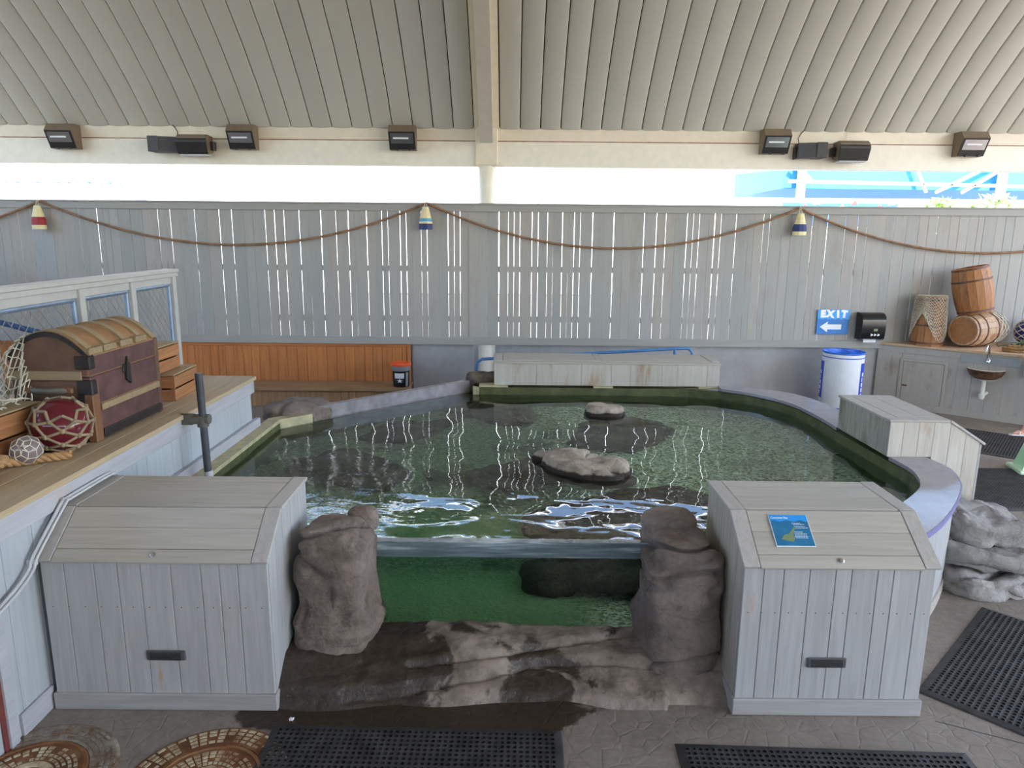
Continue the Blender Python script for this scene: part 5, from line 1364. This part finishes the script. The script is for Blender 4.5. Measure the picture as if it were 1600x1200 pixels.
# joints relative to the point below the hips; facing -X
J = [(0, 0, .92, .13, .16), (-.01, 0, 1.08, .12, .15), (-.02, 0, 1.28, .12, .17), (-.02, 0, 1.40, .09, .14), (-.03, 0, 1.48, .05, .055), (-.05, 0, 1.56, .085, .075), (-.05, 0, 1.66, .085, .075),
     (-.06, -.09, .86, .085, .09), (-.24, -.10, .50, .06, .06), (-.36, -.10, .29, .052, .052), (-.43, -.10, .09, .034, .034), (-.47, -.10, .035, .03, .036), (-.60, -.10, .018, .017, .036),
     (.03, .09, .86, .085, .09), (.1, .10, .48, .06, .06), (.26, .10, .26, .05, .05), (.38, .10, .10, .034, .034), (.34, .10, .03, .028, .034), (.23, .10, .018, .017, .034),
     (-.02, -.19, 1.38, .055, .055), (.06, -.23, 1.12, .04, .04), (-.06, -.24, .92, .03, .03), (-.10, -.24, .84, .022, .034),
     (-.02, .19, 1.38, .055, .055), (-.06, .23, 1.12, .04, .04), (-.2, .24, .96, .03, .03), (-.27, .24, .93, .022, .034)]
Ed = [(0,1),(1,2),(2,3),(3,4),(4,5),(5,6),(0,7),(7,8),(8,9),(9,10),(10,11),(11,12),(0,13),(13,14),(14,15),(15,16),(16,17),(17,18),(3,19),(19,20),(20,21),(21,22),(3,23),(23,24),(24,25),(25,26)]
# five fingers on each hand
for hb, sgn in ((22, -1), (26, 1)):
    hx, hy, hz = J[hb][:3]
    for k in range(5):
        b = len(J); dxx = -.03 + .015 * k
        if k == 0: J += [(hx - .03, hy, hz + .01, .009, .009), (hx - .05, hy, hz - .025, .008, .008)]
        else: J += [(hx + dxx, hy, hz - .045, .009, .009), (hx + dxx - .006, hy + .008 * -sgn, hz - .085 + .006 * abs(k - 2), .007, .007)]
        Ed += [(hb, b), (b, b + 1)]
t = NT('visitor_colours'); tc = t.new('ShaderNodeTexCoord'); sp = t.new('ShaderNodeSeparateXYZ'); t.ln(tc.outputs['Object'], sp.inputs[0])
rp = t.ramp(t.math('DIVIDE', sp.outputs[2], 2.0), [(.0, lin(214, 158, 130)), (.295, lin(214, 158, 130)), (.30, lin(92, 104, 130)), (.47, lin(92, 104, 130)), (.475, lin(216, 218, 222)), (.715, lin(216, 218, 222)), (.72, lin(214, 158, 130))])
M['visitor'] = t.fin(rp, .6)
body = body_mesh('body', (J, Ed, 0), M['visitor'])
mb = MB().lathe([(1e-4, 1.585), (.06, 1.60), (.098, 1.64), (.1, 1.69), (.07, 1.75), (1e-4, 1.765)], 20, Matrix.Translation(pv + Vector((-.035, 0, 0))) , capb=False, capt=False)
mk('hair', mb, plain('brown_hair', (86, 60, 44), .6), person, smooth='all')
for fx, fy in ((-.50, -.10), (.30, .10)):
    sole = [(fx + .14 * cos(a) , fy + .048 * sin(a)) for a in [2*pi*k/18 for k in range(18)]]
    sd_ = mk('sandal', MB().prism([(pv.x + p[0], pv.y + p[1]) for p in sole], .018, .032, 'z'), M['white'], person)
    mk('strap', MB().tube([pv + Vector((fx - .02, fy - .045, .018 + .012)), pv + Vector((fx - .01, fy - .03, .018 + .05)), pv + Vector((fx - .005, fy, .018 + .062)), pv + Vector((fx - .01, fy + .03, .018 + .05)), pv + Vector((fx - .02, fy + .045, .018 + .012))], .007, 6), M['white'], sd_)

# ------------------------------------------------------------------ outside, seen over the fence
t_ = thing('white_hall', (0, 34, 0), 'big sunlit white hall standing far beyond the fence', 'building')
mk('wall', MB().box(-34, 11, 34, 46, 0, 12), M['outwhite'], t_)
mk('roof', MB().prism([(33.4, 12), (46.5, 12), (40, 15)], -34.5, 11.5, 'x'), M['outwhite'], t_)
t_ = thing('blue_awning', (-11.5, 18, 0), 'blue scalloped awning of a stall beyond the ramp end of the fence', 'awning')
vs = []; fs = []; n = 80
for i in range(n + 1):
    x = -14 + 4.5 * i / n; y = 18 + .03 * sin(i * 1.4)
    vs += [(x, y, 3.62 + .05 * abs(sin(i * .5))), (x, y, 3.86 + .02 * sin(i * .8)), (x, y + .02, 3.62 + .05 * abs(sin(i * .5))), (x, y + .02, 3.86 + .02 * sin(i * .8))]
for i in range(n): b = i * 4; fs += [(b, b+4, b+5, b+1), (b+2, b+3, b+7, b+6), (b+1, b+5, b+7, b+3), (b, b+2, b+6, b+4)]
mk('valance', MB().add(vs, fs), M['outpale'], t_)
mk('canopy', MB().prism([(18, 3.86), (20.5, 5.0), (20.5, 5.04), (18, 3.9)], -14, -9.5, 'x'), M['outwhite'], t_)
for x in (-13.8, -9.7): mk('pole', MB().tube([(x, 18.1, -.06), (x, 18.1, 3.86)], .04, 8), M['outwhite'], t_)
mk('side_curtain', MB().prism([(-9.55, 2.4), (-9.38, 2.4), (-8.75, 4.5), (-9.05, 4.5)], 18.0, 18.03, 'y'), M['outpale'], t_)
t_ = thing('lamp_pole', (.61, 17.9, 0), 'thin grey pole standing beyond the fence by the white hall', 'pole')
mk('shaft', MB().tube([(.61, 17.9, -.06), (.61, 17.9, 6)], .03, 8), M['steel'], t_)
mk('cap', MB().lathe([(.04, 6), (.05, 6.03), (.02, 6.08)], 8, Matrix.Translation((.61, 17.9, 0))), M['steel'], t_)
t_ = thing('blue_canopy', (11, 24, 0), 'big blue fabric canopy on white trusses beyond the barrels', 'canopy')
vs = []; fs = []; n = 20
for i in range(n + 1):
    u = i / n; x = 8.4 + 12 * u; z = 4.75 + .75 * sin(min(1, u * 5) * pi / 2)
    vs += [(x, 23, 4.2), (x, 23, z), (x, 28, z + .3), (x, 28, 4.2)]
for i in range(n): b = i * 4; fs += [(b, b+4, b+5, b+1), (b+1, b+5, b+6, b+2), (b+2, b+6, b+7, b+3), (b, b+3, b+7, b+4)]
fs += [(0, 1, 2, 3), (n*4+3, n*4+2, n*4+1, n*4)]
mk('fabric', MB().add(vs, fs), M['outblue'], t_)
for a, b in (((8.5, 4.4), (20, 4.25)), ((8.6, 4.9), (9.2, 4.45)), ((12.2, 5.3), (12.8, 4.1)), ((13.1, 4.1), (15.4, 5.3)), ((13.9, 4.1), (15.2, 4.9))):
    mk('truss_bar', MB().tube([(a[0], 22.8, a[1]), (b[0], 22.8, b[1])], .05, 6), M['outwhite'], t_)
for x in (8.9, 15.1, 17.2): mk('truss_post', MB().tube([(x, 22.8, -.06), (x, 22.8, 5.6)], .14, 8), M['outwhite'], t_)
t_ = thing('flag_banner', (10, 20, 0), 'blue banner with white and red triangles beyond the fence', 'banner')
mk('cloth', MB().box(7.35, 10.5, 20, 20.02, 3.0, 3.62), M['outblue'], t_)
for k in range(9):
    x = 7.5 + k * .34; z = 3.36 + .1 * (k % 3)
    mk('triangle', MB().prism([(x, z), (x + .2, z + .03), (x + .12, z + .14)], 19.985, 19.998, 'y'), M['outred'] if k % 2 else M['outwhite'], t_)
for x in (7.4, 10.45): mk('pole', MB().tube([(x, 20.06, -.06), (x, 20.06, 3.7)], .03, 8), M['outwhite'], t_)
def shrub(c, s_, label, seed, n=1500):
    t_ = thing('leafy_shrub', (c[0], c[1], -.06), label, 'shrub', 'shrubs beyond the fence')
    r = random.Random(seed); vs = []; fs = []
    for k in range(n):
        a = r.uniform(0, 2*pi); ph = math.acos(r.uniform(-1, 1)); q = r.uniform(.75, 1.05)
        p = Vector((c[0] + s_[0] * q * sin(ph) * cos(a), c[1] + s_[1] * q * sin(ph) * sin(a), c[2] + s_[2] * q * cos(ph)))
        u = Vector((r.uniform(-1, 1), r.uniform(-1, 1), r.uniform(-1, 1))).normalized(); w = u.orthogonal().normalized(); L = r.uniform(.08, .16); b = len(vs)
        vs += [p - u * L, p + w * L * .45, p + u * L, p - w * L * .45]; fs.append((b, b+1, b+2, b+3))
    mk('foliage', MB().add(vs, fs), M['leaf'], t_, kind='stuff')
    mk('stem', MB().tube([(c[0], c[1], -.06), (c[0], c[1], c[2])], .06, 6), M['crate'], t_)
for k, (x, z) in enumerate(((11.2, 2.7), (12.6, 2.8), (14.0, 2.75))):
    shrub((x, 19.2, z), (.85, .8, 1.0), ['light green shrub beyond the fence nearest the banner', 'light green shrub beyond the fence in the middle of the row', 'light green shrub beyond the fence at the outer row end'][k], k + 1)
